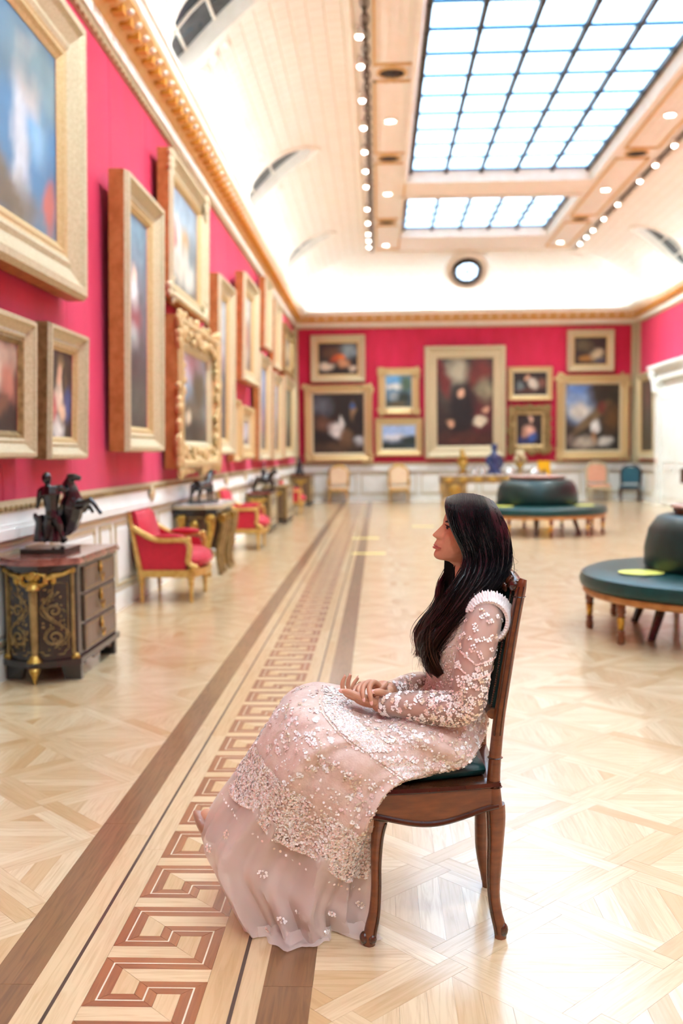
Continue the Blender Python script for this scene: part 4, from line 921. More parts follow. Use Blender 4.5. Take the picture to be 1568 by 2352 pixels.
def scroll_table():
    o = thing('scroll_table', 'gilt bronze mounted dark table with scroll legs and pale top under the horse bronze', 'table', (-2.0, 11.25, 0), PI/2)
    w, d, z = .64, .245, .79
    oc_ = lambda e: [(-w-e, d), (-w-e, -d*.45), (-w*.82, -d-e), (w*.82, -d-e), (w+e, -d*.45), (w+e, d)]
    g = G(); g.prism(oc_(.03), z-.045, z-.012); g.build('top_edge', 'gilt_pale', o)
    g = G(); g.prism(oc_(.02), z-.012, z+.003); g.build('top', 'marble_white', o)
    g = G(); g.prism(oc_(-.03), z-.14, z-.045); g.build('frieze', 'ebonised', o)
    g = G(); g.prism(oc_(-.02), z-.15, z-.135); g.build('frieze_moulding', 'gilt_brown', o)
    for sx in (-1, 1):
        g = G(); g.box(sx*(w-.08)-.03, sx*(w-.08)+.03, -.10, d-.04, .20, z-.14); g.build('end_panel', 'brown_veneer', o)
        g = G(); g.ball((sx*(w-.01), .02, .56), (.05, .055, .07), 10, 8); g.ball((sx*(w-.0), .02, .50), (.035, .035, .05), 8, 6); g.build('mask_mount', 'ormolu', o, True)
        for (x, y) in ((sx*(w-.03), d-.09), (sx*(w-.05), -d*.5), (sx*(w-.2), -d+.02), (sx*.2, -d+.02)):
            g = G(); dx = sx*.03 if abs(x) > .5 else 0; dy = -.03 if y < 0 else 0
            path = spline([(x+dx*1.6, y+dy*1.6, .62), (x+dx*1.2, y+dy*1.2, .50), (x, y, .36), (x-dx*.6, y-dy*.6, .22), (x-dx*.2, y-dy*.2, .10), (x+dx*.3, y+dy*.3, .03), (x+dx*.3, y+dy*.3, .0)], 18)
            g.tube(path, [.045, .045, .044, .042, .04, .038, .036, .034, .032, .03, .028, .026, .024, .024, .026, .03, .032, .02], 8)
            lg = g.build('scroll_leg', 'ormolu' if abs(x) > .5 else 'gilt_brown', o, True)
            g = G(); g.lathe([(.03, -.05), (.05, -.04), (.05, .04), (.03, .05)], (0, 0, 0), 12)
            g2 = G(); g2.M = Matrix.Translation((x+dx*1.2, y+dy*1.2, .63)) @ Matrix.Rotation(PI/2, 4, 'Y' if y < -.15 else 'X'); g2.lathe([(.002, -.045), (.02, -.05), (.05, -.042), (.058, 0), (.05, .042), (.02, .05), (.002, .045)], (0, 0, 0), 14); g2.build('volute', 'ormolu', lg, True)
    g = G(); g.tube(spline([(-w+.1, .1, .2), (-.3, -.05, .16), (0, -.1, .2), (.3, -.05, .16), (w-.1, .1, .2)], 20), .028, 8); g.build('stretcher', 'gilt', o, True)
scroll_table()
def bronze_horse(label, c, s, rider=False, rz=PI/2):
    # c: base centre; horse walks along local -y
    o = thing('bronze_horse', label, 'sculpture', c, rz)
    g = G(); g.bbox(-.10*s, .10*s, -.24*s, .24*s, 0, .035*s, .004); g.build('base', 'ebonised', o)
    g = G(); T = lambda pts, r: g.tube([tuple(q*s for q in p) for p in pts], [q*s for q in r], 9)
    b = .24
    T([(0, .17, b), (0, .06, b-.005), (0, -.06, b), (0, -.14, b+.02)], [.075, .07, .072, .07]); T([(0, -.12, b+.04), (0, -.19, b+.13), (0, -.21, b+.2)], [.06, .048, .035]); T([(0, -.205, b+.205), (0, -.25, b+.17), (0, -.285, b+.13)], [.032, .028, .02])
    for sx, fy in ((-1, 0), (1, -.05)):
        T([(sx*.04, -.13, b), (sx*.045, -.15+fy, b-.1), (sx*.045, -.14+fy, b-.17), (sx*.045, -.16+fy, .035)], [.045, .026, .017, .02])
        T([(sx*.045, .16, b), (sx*.05, .15-fy, b-.09), (sx*.05, .19-fy, b-.15), (sx*.05, .18-fy, .035)], [.06, .034, .018, .022])
    T([(0, .235, b+.03), (0, .28, b-.03), (0, .275, b-.14)], [.022, .022, .01]); T([(0, -.15, b+.15), (0, -.11, b+.1)], [.02, .015])
    if rider:
        T([(0, 0, b+.04), (0, .01, b+.14), (0, 0, b+.22)], [.055, .05, .058]); T([(0, 0, b+.25), (0, -.005, b+.29)], [.022, .022]); g.ball((0, -.01*s, (b+.315)*s), (.034*s, .036*s, .042*s), 9, 7)
        for sx in (-1, 1): T([(sx*.05, 0, b+.05), (sx*.09, -.06, b-.02), (sx*.085, -.04, b-.13)], [.035, .028, .018]); T([(sx*.055, 0, b+.22), (sx*.09, -.03, b+.14), (sx*.04, -.11, b+.12)], [.022, .02, .014])
    remesh(g, .009*s, 3).build('horse_figure' if not rider else 'rider_figure', 'bronze', o, True)
    return o
bronze_horse('dark bronze of a walking horse on the gilt scroll table', (-2.0, 11.1, .793), .82, False, 2.75)
def cabinet(label, x0, x1, y0, y1, h, front='ebonised', group=None, topm='marble_red'):
    o = thing('boulle_cabinet', label, 'cabinet', ((x0+x1)/2, (y0+y1)/2, 0), 0, group)
    B = lambda g, nm, m_, sm=False: g.build(nm, m_, o, sm, world=True)
    B(G().box(x0, x1, y0, y1, .09, h-.03), 'carcass', front); B(G().bbox(x0, x1+.025, y0-.025, y1+.025, h-.03, h, .006), 'top', topm); B(G().box(x0, x1+.015, y0-.015, y1+.015, .06, .10), 'plinth', 'ebonised')
    for (x, y) in ((x0+.04, y0+.03), (x1-.03, y0+.03), (x0+.04, y1-.03), (x1-.03, y1-.03)): g = G(); g.lathe([(.03, 0), (.04, .03), (.025, .06)], (x, y, 0), 8); B(g, 'foot', 'ebonised', True)
    for (x, y) in ((x1, y0), (x1, y1), (x0+.02, y0)):
        g = G(); g.tube([(x, y, .1), (x, y, h-.03)], .022, 6); B(g, 'corner_mount', 'gilt_brown')
    # end face panel and front doors with gilt frames
    g = G()
    for a0, a1, b0, b1 in ((x0+.05, x1-.04, .15, .17), (x0+.05, x1-.04, h-.09, h-.07), (x0+.05, x0+.07, .15, h-.07), (x1-.06, x1-.04, .15, h-.07)): g.box(a0, a1, y0-.008, y0, b0, b1)
    B(g, 'end_panel_moulding', 'gilt_brown')
    g = G(); xm = (x0+x1)/2; g.ball((xm, y0-.006, h*.78), (.11, .012, .05), 10, 6); g.ball((xm-.11, y0-.006, h*.82), (.05, .01, .03), 8, 5); g.ball((xm+.11, y0-.006, h*.82), (.05, .01, .03), 8, 5); g.ball((xm, y0-.006, h*.68), (.03, .012, .06), 8, 6); B(g, 'end_mount', 'ormolu', True)
    n = 2
    for k in range(n):
        a0 = y0+.06+(y1-y0-.12)*k/n; a1 = y0+.06+(y1-y0-.12)*(k+1)/n-.02
        g = G(); g.box(x1-.002, x1+.012, a0, a1, .14, h-.07); dr = g.build('door', 'brown_veneer', o, world=True)
        g = G()
        for c0, c1, b0, b1 in ((a0, a1, .14, .165), (a0, a1, h-.095, h-.07), (a0, a0+.02, .14, h-.07), (a1-.02, a1, .14, h-.07)): g.box(x1+.012, x1+.02, c0, c1, b0, b1)
        g.ball((x1+.012, (a0+a1)/2, h*.5), (.015, .07, .12), 10, 7); g.build('door_mount', 'gilt_pale', dr, True).matrix_parent_inverse = Matrix.Identity(4)
    return o
cabinet('dark marquetry cabinet with red marble top under the rider bronze', -2.235, -1.84, 16.45, 17.5, .69)
bronze_horse('dark bronze of a mounted rider on the dark marquetry cabinet', (-1.98, 16.85, .692), .85, True, PI/2)
cabinet('low brown and gilt cabinet behind the rider bronze', -2.235, -1.76, 18.55, 19.9, .72, 'brown_veneer', None, 'gilt_brown')
cabinet('brown and gilt cabinet in the far left corner under a pointed bronze', -2.235, -1.74, 24.9, 26.2, .79, 'brown_veneer', None, 'bench_wood')
o = thing('bronze_figure', 'small pointed dark bronze on the far left corner cabinet', 'sculpture', (-2.05, 25.4, .792))
g = G(); g.lathe([(.13, 0), (.13, .04), (.11, .05), (.10, .12), (.08, .2), (.075, .24)], (0, 0, 0), 12); g.tube([(0, 0, .2), (.01, 0, .3), (0, 0, .37)], [.08, .07, .045], 9); g.ball((0, 0, .42), (.05, .05, .055)); remesh(g, .012, 3).build('figure', 'bronze', o, True)
o = thing('small_vase', 'small pale green vase on the low brown and gilt cabinet', 'vase', (-1.98, 18.9, .722))
g = G(); g.lathe([(.05, 0), (.06, .01), (.03, .04), (.07, .10), (.085, .16), (.05, .22), (.06, .25)], (0, 0, 0), 14); g.build('body', 'marble_white', o, True)
g = G(); [g.tube([(s*.07, 0, .20), (s*.11, 0, .18), (s*.10, 0, .11), (s*.07, 0, .09)], .01, 6) for s in (-1, 1)]; g.build('handles', 'gilt_brown', o, True)

# ================================================================== round green seats
def round_seat(label, x, y, rz):
    o = thing('round_ottoman', label, 'ottoman', (x, y, 0), rz, 'round green leather ottomans')
    R, r = 1.12, .64
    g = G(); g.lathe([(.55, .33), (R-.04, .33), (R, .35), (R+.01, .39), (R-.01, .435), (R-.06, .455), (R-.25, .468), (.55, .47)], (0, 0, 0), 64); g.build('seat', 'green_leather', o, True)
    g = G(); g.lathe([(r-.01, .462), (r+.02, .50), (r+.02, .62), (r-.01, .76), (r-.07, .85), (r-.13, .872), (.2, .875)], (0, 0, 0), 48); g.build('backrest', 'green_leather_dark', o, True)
    g = G(); g.lathe([(r-.20, .872), (r-.19, .89), (r-.18, .90), (r-.20, .915)], (0, 0, 0), 48); g.build('cap_moulding', 'bench_wood', o, True)
    g = G(); g.lathe([(r-.19, .913), (r-.165, .92), (r-.165, .935), (r-.18, .94), (.01, .94)], (0, 0, 0), 48); g.build('cap', 'cap_stone', o, True)
    g = G(); g.lathe([(R-.10, .29), (R-.03, .285), (R-.015, .30), (R-.02, .332), (R-.10, .332)], (0, 0, 0), 64); g.build('seat_rail', 'gilt_orange', o, True)
    n = 10; rl = R-.07
    lg = G(); lg.lathe([(.018, 0), (.028, .01), (.03, .05), (.022, .07), (.03, .085), (.02, .10)], (0, 0, 0), 10); lt = G(); lt.lathe([(.034, .19), (.022, .205), (.036, .225), (.03, .25), (.04, .29)], (0, 0, 0), 10)
    lme = lg.mesh('leg', 'bench_wood', True); tme = lt.mesh('leg_collar', 'bench_wood', True)
    sh = G(); sh.lathe([(.02, .095), (.03, .19)], (0, 0, 0), 10); sme = sh.mesh('leg_shaft', 'brass_tape', True)
    for k in range(n):
        a = 2*PI*(k+.5)/n; q = bpy.data.objects.new('leg', lme); COL.objects.link(q); q.parent = o; q.location = (rl*math.cos(a), rl*math.sin(a), 0)
        q2 = bpy.data.objects.new('leg_shaft', sme); COL.objects.link(q2); q2.parent = q; q3 = bpy.data.objects.new('leg_collar', tme); COL.objects.link(q3); q3.parent = q
    for k in range(6):
        a = 2*PI*k/6+.3; g = G(); g.tube([(.66*math.cos(a), .66*math.sin(a), .31), (.72*math.cos(a), .72*math.sin(a), .15), (.78*math.cos(a), .78*math.sin(a), 0)], [.04, .035, .028], 8); g.build('inner_leg', 'chair_wood_dark', o, True)
    for k in range(4):
        a = PI/2*k+.4; g = G(); g.tube([((r+t)*math.cos(a), (r+t)*math.sin(a), .4745-max(0, t-.22)*.13) for t in np.linspace(.02, .40, 8)], .003, 5); g.build('seat_seam', 'green_leather_dark', o)
    return o
round_seat('round green leather ottoman at the right edge of the picture', 2.62, 7.22, .12)
round_seat('round green leather ottoman behind the seated woman', 2.60, 16.2, .05)
def sticker(label, x, y, z, r):
    o = G().lathe([(.001, 0), (r, 0), (r, .002), (.001, .002)], (x, y, z), 28).build('seat_sticker', 'yellow_vinyl', smooth=False); tag(o, label, 'sticker', 'yellow discs on the green ottomans'); return o
sticker('yellow round sticker on the seat of the ottoman at the right edge', 1.86, 7.0, .4735, .16)
sticker('yellow round sticker on the right of the ottoman behind the woman', 3.28, 15.72, .4735, .16)
sticker('yellow round sticker on the left of the ottoman behind the woman', 1.98, 15.6, .4735, .16)
for (x0, x1, y, lb) in ((-.36, .08, 12.95, 'short yellow tape strip on the floor, the nearest'), (-.42, .0, 15.3, 'short yellow tape strip on the floor, second from the camera'), (.60, 1.0, 17.7, 'short yellow tape strip on the floor left of the woman\'s face')):
    o = G().bbox(x0, x1, y, y+.12, .0, .0025, .0008).build('floor_tape', 'tape_yellow'); tag(o, lb, 'tape', 'yellow floor tapes')

# ================================================================== far end
def side_chair(name, label, x, y, rz, cover, frame, sc=1.0, arms=False, group=None):
    o = thing(name, label, 'chair', (x, y, 0), rz, group); o.scale = (sc, sc, sc)
    g = G(); g.bbox(-.28, .28, -.27, .25, .40, .48, .025); g.build('seat', cover, o, True)
    g = G(); g.bbox(-.29, .29, -.28, .26, .33, .405, .012); g.build('seat_rail', frame, o)
    g = G(); rs = []
    for z, hw in ((.54, .22), (.62, .25), (.86, .26), (.98, .22), (1.02, .12)): rs.append([(-hw, .25+(z-.5)*.12, z), (-hw, .20+(z-.5)*.12, z), (hw, .20+(z-.5)*.12, z), (hw, .25+(z-.5)*.12, z)])
    g.rings(rs, cap0=True, cap1=True); g.build('backrest', cover, o, True)
    g = G(); g.tube(spline([(-.26, .25, .42), (-.28, .28, .7), (-.27, .31, .92), (-.15, .325, 1.04), (0, .33, 1.08), (.15, .325, 1.04), (.27, .31, .92), (.28, .28, .7), (.26, .25, .42)], 30), .04, 8); g.build('back_frame', frame, o, True)
    for sx in (-1, 1):
        for y_ in (-.24, .22): g = G(); g.tube(spline([(sx*.25, y_, .35), (sx*.27, y_*1.06, .2), (sx*.25, y_, .06), (sx*.265, y_*1.05, 0)], 8), [.034, .03, .026, .024, .022, .02, .02, .024], 8); g.build('leg', frame, o, True)
        if arms: g = G(); g.tube(spline([(sx*.28, .27, .66), (sx*.31, .1, .68), (sx*.31, -.1, .65), (sx*.29, -.16, .44)], 12), .025, 8); g.build('arm', frame, o, True)
    return o
side_chair('gilt_chair', 'gilt armchair with pale cover at the end wall, the left one', -1.08, 26.4, 0, 'cream_silk', 'gilt_chair', .92, True, 'gilt chairs at the end wall')
side_chair('gilt_chair', 'gilt armchair with pale cover at the end wall, below the small landscapes', .55, 26.4, 0, 'cream_silk', 'gilt_chair', .92, True, 'gilt chairs at the end wall')
side_chair('peach_chair', 'peach upholstered chair below the large game still life', 5.85, 26.3, 0, 'peach_silk', 'gilt_pale', .95)
side_chair('teal_chair', 'teal upholstered chair with thin dark legs near the right doorway', 6.62, 26.1, -.35, 'teal_silk', 'chair_wood_dark', .88)
o = thing('gilt_desk', 'long gilt mounted desk in front of the end wall portrait', 'desk', (2.85, 24.9, 0))
g = G(); g.bbox(-1.35, 1.35, -.42, .42, .74, .785, .008); g.build('top', 'marble_white', o)
g = G(); g.box(-1.3, 1.3, -.40, .40, .56, .74); g.build('frieze', 'gilt_brown', o)
for s in (-1, 1):
    g = G(); g.box(s*.95-.3, s*.95+.3, -.38, .38, .18, .58); g.build('pedestal', 'gilt_brown', o)
    for x in (s*.68, s*1.22):
        for y in (-.33, .33): g = G(); g.tube(spline([(x, y, .6), (x+s*.03, y*1.05, .4), (x, y, .2), (x, y, 0)], 10), [.05, .05, .045, .04, .035, .03, .028, .026, .03, .035], 8); g.build('leg', 'gilt', o, True)
for k in range(7):
    g = G(); x = -1.1+k*.365; g.ball((x, -.405, .65), (.12, .03, .06), 10, 6); g.ball((x, -.41, .62), (.04, .03, .07), 8, 6); g.build('frieze_mount', 'ormolu', o, True)
for s in (-1, 1):
    g = G(); g.ball((s*.95, -.39, .40), (.16, .03, .13), 12, 8); g.ball((s*.95, -.40, .30), (.07, .03, .08), 9, 6); g.build('pedestal_mount', 'ormolu', o, True)
def table_thing(name, label, cat, x, parts, y=24.85):
    o = thing(name, label, cat, (x, y, .786))
    for nm, g, m_ in parts: g.build(nm, m_, o, True)
    return o
g1 = G(); g1.lathe([(.14, 0), (.14, .05), (.07, .08), (.09, .16), (.15, .26), (.13, .34)], (0, 0, 0), 14); g2 = G(); g2.ball((0, 0, .42), (.10, .09, .10)); g2.ball((-.02, 0, .55), (.06, .06, .09)); g2.ball((.07, 0, .36), .06); g2.ball((-.09, 0, .34), .05)
table_thing('gilt_urn', 'gilt bronze urn piece at the left of the gilt desk', 'urn', 2.13, [('urn_body', g1, 'ormolu'), ('figures', remesh(g2, .015, 2), 'ormolu')])
g1 = G(); g1.lathe([(.20, 0), (.20, .05), (.16, .08), (.12, .10)], (0, 0, 0), 14); g2 = G(); g2.tube([(0, 0, .08), (.02, 0, .25), (0, 0, .42), (-.01, 0, .55)], [.15, .13, .13, .08], 10); g2.ball((0, 0, .66), (.09, .09, .11)); g2.tube([(-.12, 0, .45), (-.2, -.02, .3), (-.1, -.05, .2)], [.06, .05, .05], 8); g2.tube([(.12, 0, .45), (.2, -.02, .3), (.14, -.05, .15)], [.06, .05, .06], 8)
table_thing('blue_statuette', 'dark blue figure statuette in the middle of the gilt desk', 'statuette', 2.92, [('base', g1, 'lapis'), ('figure', remesh(g2, .018, 3), 'lapis')])
g1 = G(); g1.lathe([(.10, 0), (.10, .03), (.04, .06), (.05, .12), (.12, .22), (.14, .28)], (0, 0, 0), 14); g2 = G(); [g2.ball((.16*math.cos(k*2.4)*(.4+.05*k % 1), .08*math.sin(k*2.4), .36+.05*(k % 4)), .075, 8, 6) for k in range(9)]
table_thing('gilt_vase', 'gilt vase with round blooms at the right of the gilt desk', 'vase', 3.56, [('vase_body', g1, 'ormolu'), ('blooms', remesh(g2, .018, 2), 'gilt_pale')])
for k, (x, w_) in enumerate(((2.40, .08), (2.60, .08), (3.28, .14), (3.92, .16))):
    g = G(); g.lathe([(w_*.7, 0), (w_, .02), (w_*.8, .08), (w_*.4, .15), (w_*.5, .18), (.01, .19)], (0, 0, 0), 12)
    table_thing('silver_dish', ['small silver dish right of the gilt urn on the desk', 'small silver dish left of the blue statuette on the desk', 'wide bright silver dish right of the blue statuette', 'wide bright silver dish near the right end of the desk'][k], 'dish', x, [('dish_body', g, 'silvered')], 24.7)
o = thing('floor_sign', 'yellow folding sign standing beyond the right end of the gilt desk', 'sign', (4.28, 25.6, 0), .2)
for s in (-1, 1):
    g = G(); g.M = Matrix.Translation((0, s*.14, .0)) @ Matrix.Rotation(s*.13, 4, 'X'); g.bbox(-.17, .17, -.012, .012, 0, 1.10, .008); g.build('sign_panel', 'sign_yellow', o)
g = G(); g.M = Matrix.Translation((0, -.14, 0)) @ Matrix.Rotation(-.13, 4, 'X'); g.prism([(-.07, .78), (.07, .78), (0, .90)], -.016, -.0125, 'y'); g.build('warning_mark', 'vent_metal', o)
# ---- right doorway
DX = XR
root = struct(bpy.data.objects.new('door_1', None), 'white panelled doorway with carved surround at the right edge'); COL.objects.link(root)
for (y0, y1) in ((24.30, 24.62), (21.6, 21.92)):
    g = G(); g.box(DX-.16, DX, y0, y1, 0, 3.05); g.box(DX-.20, DX, y0-.03, y1+.03, 0, .3); g.box(DX-.2, DX, y0-.03, y1+.03, 2.95, 3.08); g.build('door_jamb', 'white_paint', root)
g = G(); g.box(DX-.18, DX, 21.6, 24.62, 3.05, 3.25); g.box(DX-.26, DX, 21.5, 24.72, 3.25, 3.33); g.box(DX-.32, DX, 21.45, 24.78, 3.33, 3.40); g.build('door_lintel', 'white_paint', root)
for y in (24.47, 21.76):
    g = G(); g.tube(spline([(DX-.2, y, 3.25), (DX-.30, y, 3.2), (DX-.24, y, 3.05), (DX-.2, y, 2.85), (DX-.24, y, 2.78)], 10), .07, 8); g.build('door_bracket', 'white_paint', root, True)
g = G(); g.box(DX-.05, DX-.02, 21.92, 24.30, 0, 3.05); g.build('door_recess', 'white_paint', root)
for k in range(2):
    y0 = 21.95+k*1.18; g = G(); g.box(DX-.09, DX-.04, y0, y0+1.15, .02, 2.75); lf = g.build('door_leaf', 'white_paint', root)
    for (z0, z1) in ((.2, .9), (1.05, 2.6)):
        g = G()
        for (a, b_, c, d_) in ((y0+.15, y0+1.0, z0, z0+.04), (y0+.15, y0+1.0, z1-.04, z1), (y0+.15, y0+.19, z0, z1), (y0+.96, y0+1.0, z0, z1)): g.box(DX-.105, DX-.085, a, b_, c, d_)
        g.build('leaf_moulding', 'white_paint', lf)
o = thing('wall_notice', 'small white notice with green and red marks on the doorway jamb', 'notice', (DX-.163, 24.45, .98), -PI/2)
g = G(); g.bbox(-.16, .16, -.012, 0, 0, .3, .003); g.build('plate', 'glass_white', o); g = G(); g.lathe([(.001, 0), (.05, 0), (.05, .004), (.001, .004)], (0, 0, 0), 14)
for x, m_ in ((-.08, 'green_leather'), (.08, 'peach_silk')):
    g = G(); g.M = Matrix.Translation((x, -.012, .1)) @ Matrix.Rotation(PI/2, 4, 'X'); g.lathe([(.001, 0), (.05, 0), (.05, .004), (.001, .004)], (0, 0, 0), 14); g.build('mark', m_, o)
o = thing('metal_stand', 'dark metal stand with a square base at the far right edge', 'stand', (5.35, 17.2, 0))
g = G(); g.bbox(-.16, .16, -.16, .16, 0, .04, .008); g.build('base', 'vent_metal', o); g = G(); g.lathe([(.06, .04), (.03, .1), (.03, .5), (.05, .52), (.03, .56), (.03, .78)], (0, 0, 0), 12); g.build('post', 'vent_metal', o, True); g = G(); g.bbox(-.12, .12, -.02, .02, .76, 1.02, .006); g.build('holder', 'vent_metal', o)
# ================================================================== the carved chair the woman sits on
YN_, YF_ = 2.635, 2.975
ch = thing('carved_chair', 'carved walnut side chair with green leather seat and back under the seated woman', 'chair', (.14, 2.80, 0))
def both(f):                                   # near and far side copies: f(point) maps a near-side point to the side
    return [(lambda p: p, 0), (lambda p: Vector((p[0], 2*2.805-p[1], p[2])), 1)]
def px_path(pts, Y): return [at(x, y, Y if not hasattr(Y, '__len__') else Y[i]) for i, (x, y) in enumerate(pts)]
K2 = .00118
rear = [(1136, 1846), (1138, 1880), (1137, 1930), (1134, 1990), (1133, 2050), (1139, 2095), (1147, 2128), (1149, 2150)]
rr_ = [25, 24, 21, 18.5, 15.5, 15, 16, 14.5]
post = [(1136, 1850), (1133, 1800), (1136, 1745), (1145, 1655), (1158, 1570), (1172, 1480), (1186, 1400), (1196, 1350), (1202, 1330)]
pr_ = [20, 17.5, 16, 15, 14.5, 14.5, 14, 13.5, 9]
front = [(872, 1880), (866, 1920), (863, 1980), (863, 2040), (859, 2095), (851, 2135), (847, 2158)]
fr_ = [21, 16, 13, 12.5, 14, 16, 15.5]
def sq_tube(g, pts, rad, up=(0, 1, 0), k=.80):         # square-ish section with softened corners
    g.tube(pts, rad, 12, True, 1.0, up)
for side in (0, 1):
    mir = (lambda p: Vector((p[0], 2*2.805-p[1], p[2]))) if side else (lambda p: Vector(p))
    for nm, path, rad, Y in (('rear_leg', rear, rr_, 2.645), ('front_leg', front, fr_, 2.600)):
        pts = [mir(p) for p in px_path(path, Y)]; zmin = pts[-1].z
        pts = [Vector((p.x, p.y, max(0.0, p.z)+0) if i < len(pts)-1 else (p.x, p.y, 0.0)) for i, p in enumerate(pts)]
        g = G(); P_ = spline(pts, 26); R_ = [interp([(i, r) for i, r in enumerate(rad)], (len(rad)-1)*j/25)[0]*K2 for j in range(26)]
        g.tube(P_, R_, 10, True, .95, (0, 1, 0)); lg = g.build('leg', 'chair_wood', ch, True, world=True)
        g = G(); s = -1 if side == 0 else 1
        inx = -1 if nm == 'rear_leg' else 1
        g.tube([p+Vector((inx*r*.72, s*r*.72, 0)) for p, r in zip(P_, R_)][1:-2], .0045, 6); m_ = g.build('leg_moulding', 'chair_wood_dark', lg, True); m_.matrix_parent_inverse = Matrix.Identity(4)
        g = G(); q = P_[-1]
        if nm == 'front_leg': g.ball(P_[-3]+Vector((-.014, s*.004, .004)), (.014, .016, .018), 10, 8); g.ball(P_[-3]+Vector((.008, s*.014, .004)), (.012, .01, .014), 8, 6)
        else: g.ball(P_[-4]+Vector((.006, s*.006, .0)), (.016, .014, .022), 10, 8)
        f_ = g.build('foot_scroll', 'chair_wood_dark', lg, True); f_.matrix_parent_inverse = Matrix.Identity(4)
    g = G(); pts = [mir(p) for p in px_path(post, YN_)]; P_ = spline(pts, 28); R_ = [interp([(i, r) for i, r in enumerate(pr_)], (len(pr_)-1)*j/27)[0]*K2 for j in range(28)]
    g.tube(P_, R_, 10, True, .9, (0, 1, 0)); pst = g.build('back_post', 'chair_wood', ch, True, world=True)
    s = -1 if side == 0 else 1
    for dx in (-.55, .35):
        g = G(); g.tube([p+Vector((dx*r, s*r*.88, 0)) for p, r in zip(P_, R_)][9:-3], .0028, 5); m_ = g.build('post_groove', 'chair_wood_dark', pst, True); m_.matrix_parent_inverse = Matrix.Identity(4)
    for j in (3, 7, 22):
        g = G(); q = P_[j]; g.ball(q, (R_[j]*1.15, R_[j]*1.1, .0045), 12, 6); m_ = g.build('post_ring', 'chair_wood_dark', pst, True); m_.matrix_parent_inverse = Matrix.Identity(4)
# seat frame: trapezoid with serpentine apron
RN, FN = Vector((.315, 2.632, 0)), Vector((-.055, 2.560, 0))
mirY = lambda v: Vector((v.x, 2*2.805-v.y, v.z))
def rail(a, b, name, th=.022, amp=.022, z0=.352, z1=.432, n=24):
    g = G(); d = (b-a); u = d.normalized(); nrm = Vector((-u.y, u.x, 0)); rs = []
    for i in range(n+1):
        t = i/n; p = a+d*t; zb = z0+amp*(.5+.5*math.cos(2*PI*t))*1.0-.012*math.sin(PI*t); bul = .010*math.sin(PI*t)
        rs.append([p+nrm*(th*.5-bul)+Vector((0, 0, zb)), p-nrm*(th*.5+bul)+Vector((0, 0, zb)), p-nrm*(th*.5+bul)+Vector((0, 0, z1)), p+nrm*(th*.5-bul)+Vector((0, 0, z1))])
    g.rings(rs, cap0=True, cap1=True); r_ = g.build(name, 'chair_wood', ch, world=True)
    for sgn in (-1, 1):
        g = G()
        g.tube([a+d*(i/n)+nrm*sgn*(th*.5+.002+(0 if sgn > 0 else .010*math.sin(PI*i/n)))+Vector((0, 0, z0+amp*(.5+.5*math.cos(2*PI*i/n))-.012*math.sin(PI*i/n)+.006)) for i in range(n+1)], .0075, 7); m_ = g.build('apron_moulding', 'chair_wood_dark', r_, True); m_.matrix_parent_inverse = Matrix.Identity(4)
    return r_
rail(FN, RN, 'side_rail'); rail(mirY(FN), mirY(RN), 'side_rail'); rail(mirY(FN), FN, 'front_rail'); rail(RN, mirY(RN), 'rear_rail', amp=.0)
def seat_plan(e, z, n=40, bul=.02):
    ps = []
    A, B_, C_, D_ = RN+Vector((.005+e, -.012-e, 0)), FN+Vector((-.02-e, -.014-e, 0)), mirY(FN)+Vector((-.02-e, .014+e, 0)), mirY(RN)+Vector((.005+e, .012+e, 0))
    for p, q, bb_ in ((A, B_, .012), (B_, C_, .03), (C_, D_, .012), (D_, A, 0)):
        d = q-p; nn = Vector((d.y, -d.x, 0)).normalized()
        if nn.dot((p+q)/2-Vector((.13, 2.805, 0))) < 0: nn = -nn
        for i in range(10): t = i/10; ps.append(p+d*t+nn*bb_*math.sin(PI*t)+Vector((0, 0, z)))
    return ps
g = G(); g.rings([seat_plan(0, .430), seat_plan(.006, .436), seat_plan(.004, .446), seat_plan(-.015, .450), seat_plan(-.03, .450)], cap0=True, cap1=True); g.build('seat_frame', 'chair_wood_dark', ch, True, world=True)
g = G(); g.rings([seat_plan(-.05, .446), seat_plan(-.036, .456), seat_plan(-.032, .470), seat_plan(-.038, .486), seat_plan(-.055, .499), seat_plan(-.085, .507), seat_plan(-.12, .510)], cap0=True, cap1=True); g.build('seat_cushion', 'green_leather', ch, True, world=True)
# back: leather panel between the posts, crest and lower rail
def back_pt(f, s, d=0.0):                      # f up the back 0..1 (from lower rail to crest), s across -1 near .. 1 far, d forward
    x, y = interp([(0, 1142, 1640), (.25, 1156, 1570), (.5, 1170, 1485), (.75, 1184, 1402), (1, 1195, 1345)], f)
    p = at(x-6, y, YN_); return Vector((p.x-d, 2.805+s*(2.805-YN_), p.z))
g = G(); rs = []
for f in np.linspace(.0, .97, 12):
    rs.append([back_pt(f, s, .008+.022*math.cos(s*PI/2)*math.sin(PI*(.1+.8*f))) for s in np.linspace(-.9, .9, 13)] + [back_pt(f, s, -.012) for s in np.linspace(.9, -.9, 13)])
g.rings(rs, cap0=True, cap1=True); g.build('back_panel', 'green_leather_dark', ch, True, world=True)
g = G(); pts = [back_pt(.985+.045*math.sin(PI*(s+1)/2)*1.0+.012*math.cos(3*PI*s/2), s, .0)+Vector((0, 0, .0)) for s in np.linspace(-1.02, 1.02, 25)]; g.tube(pts, [.016+.008*math.cos(s*PI/2)**2 for s in np.linspace(-1, 1, 25)], 10, True, 1, (1, 0, 0)); cr = g.build('crest_rail', 'chair_wood_dark', ch, True, world=True)
g = G()
for s in (-.92, -.6, 0, .6, .92): g.ball(back_pt(1.035+.02*(1-abs(s)), s, .008), (.018, .022, .018), 9, 7)
for s in np.linspace(-.85, .85, 12): g.ball(back_pt(.945, s, .028), (.006, .009, .012), 7, 5)
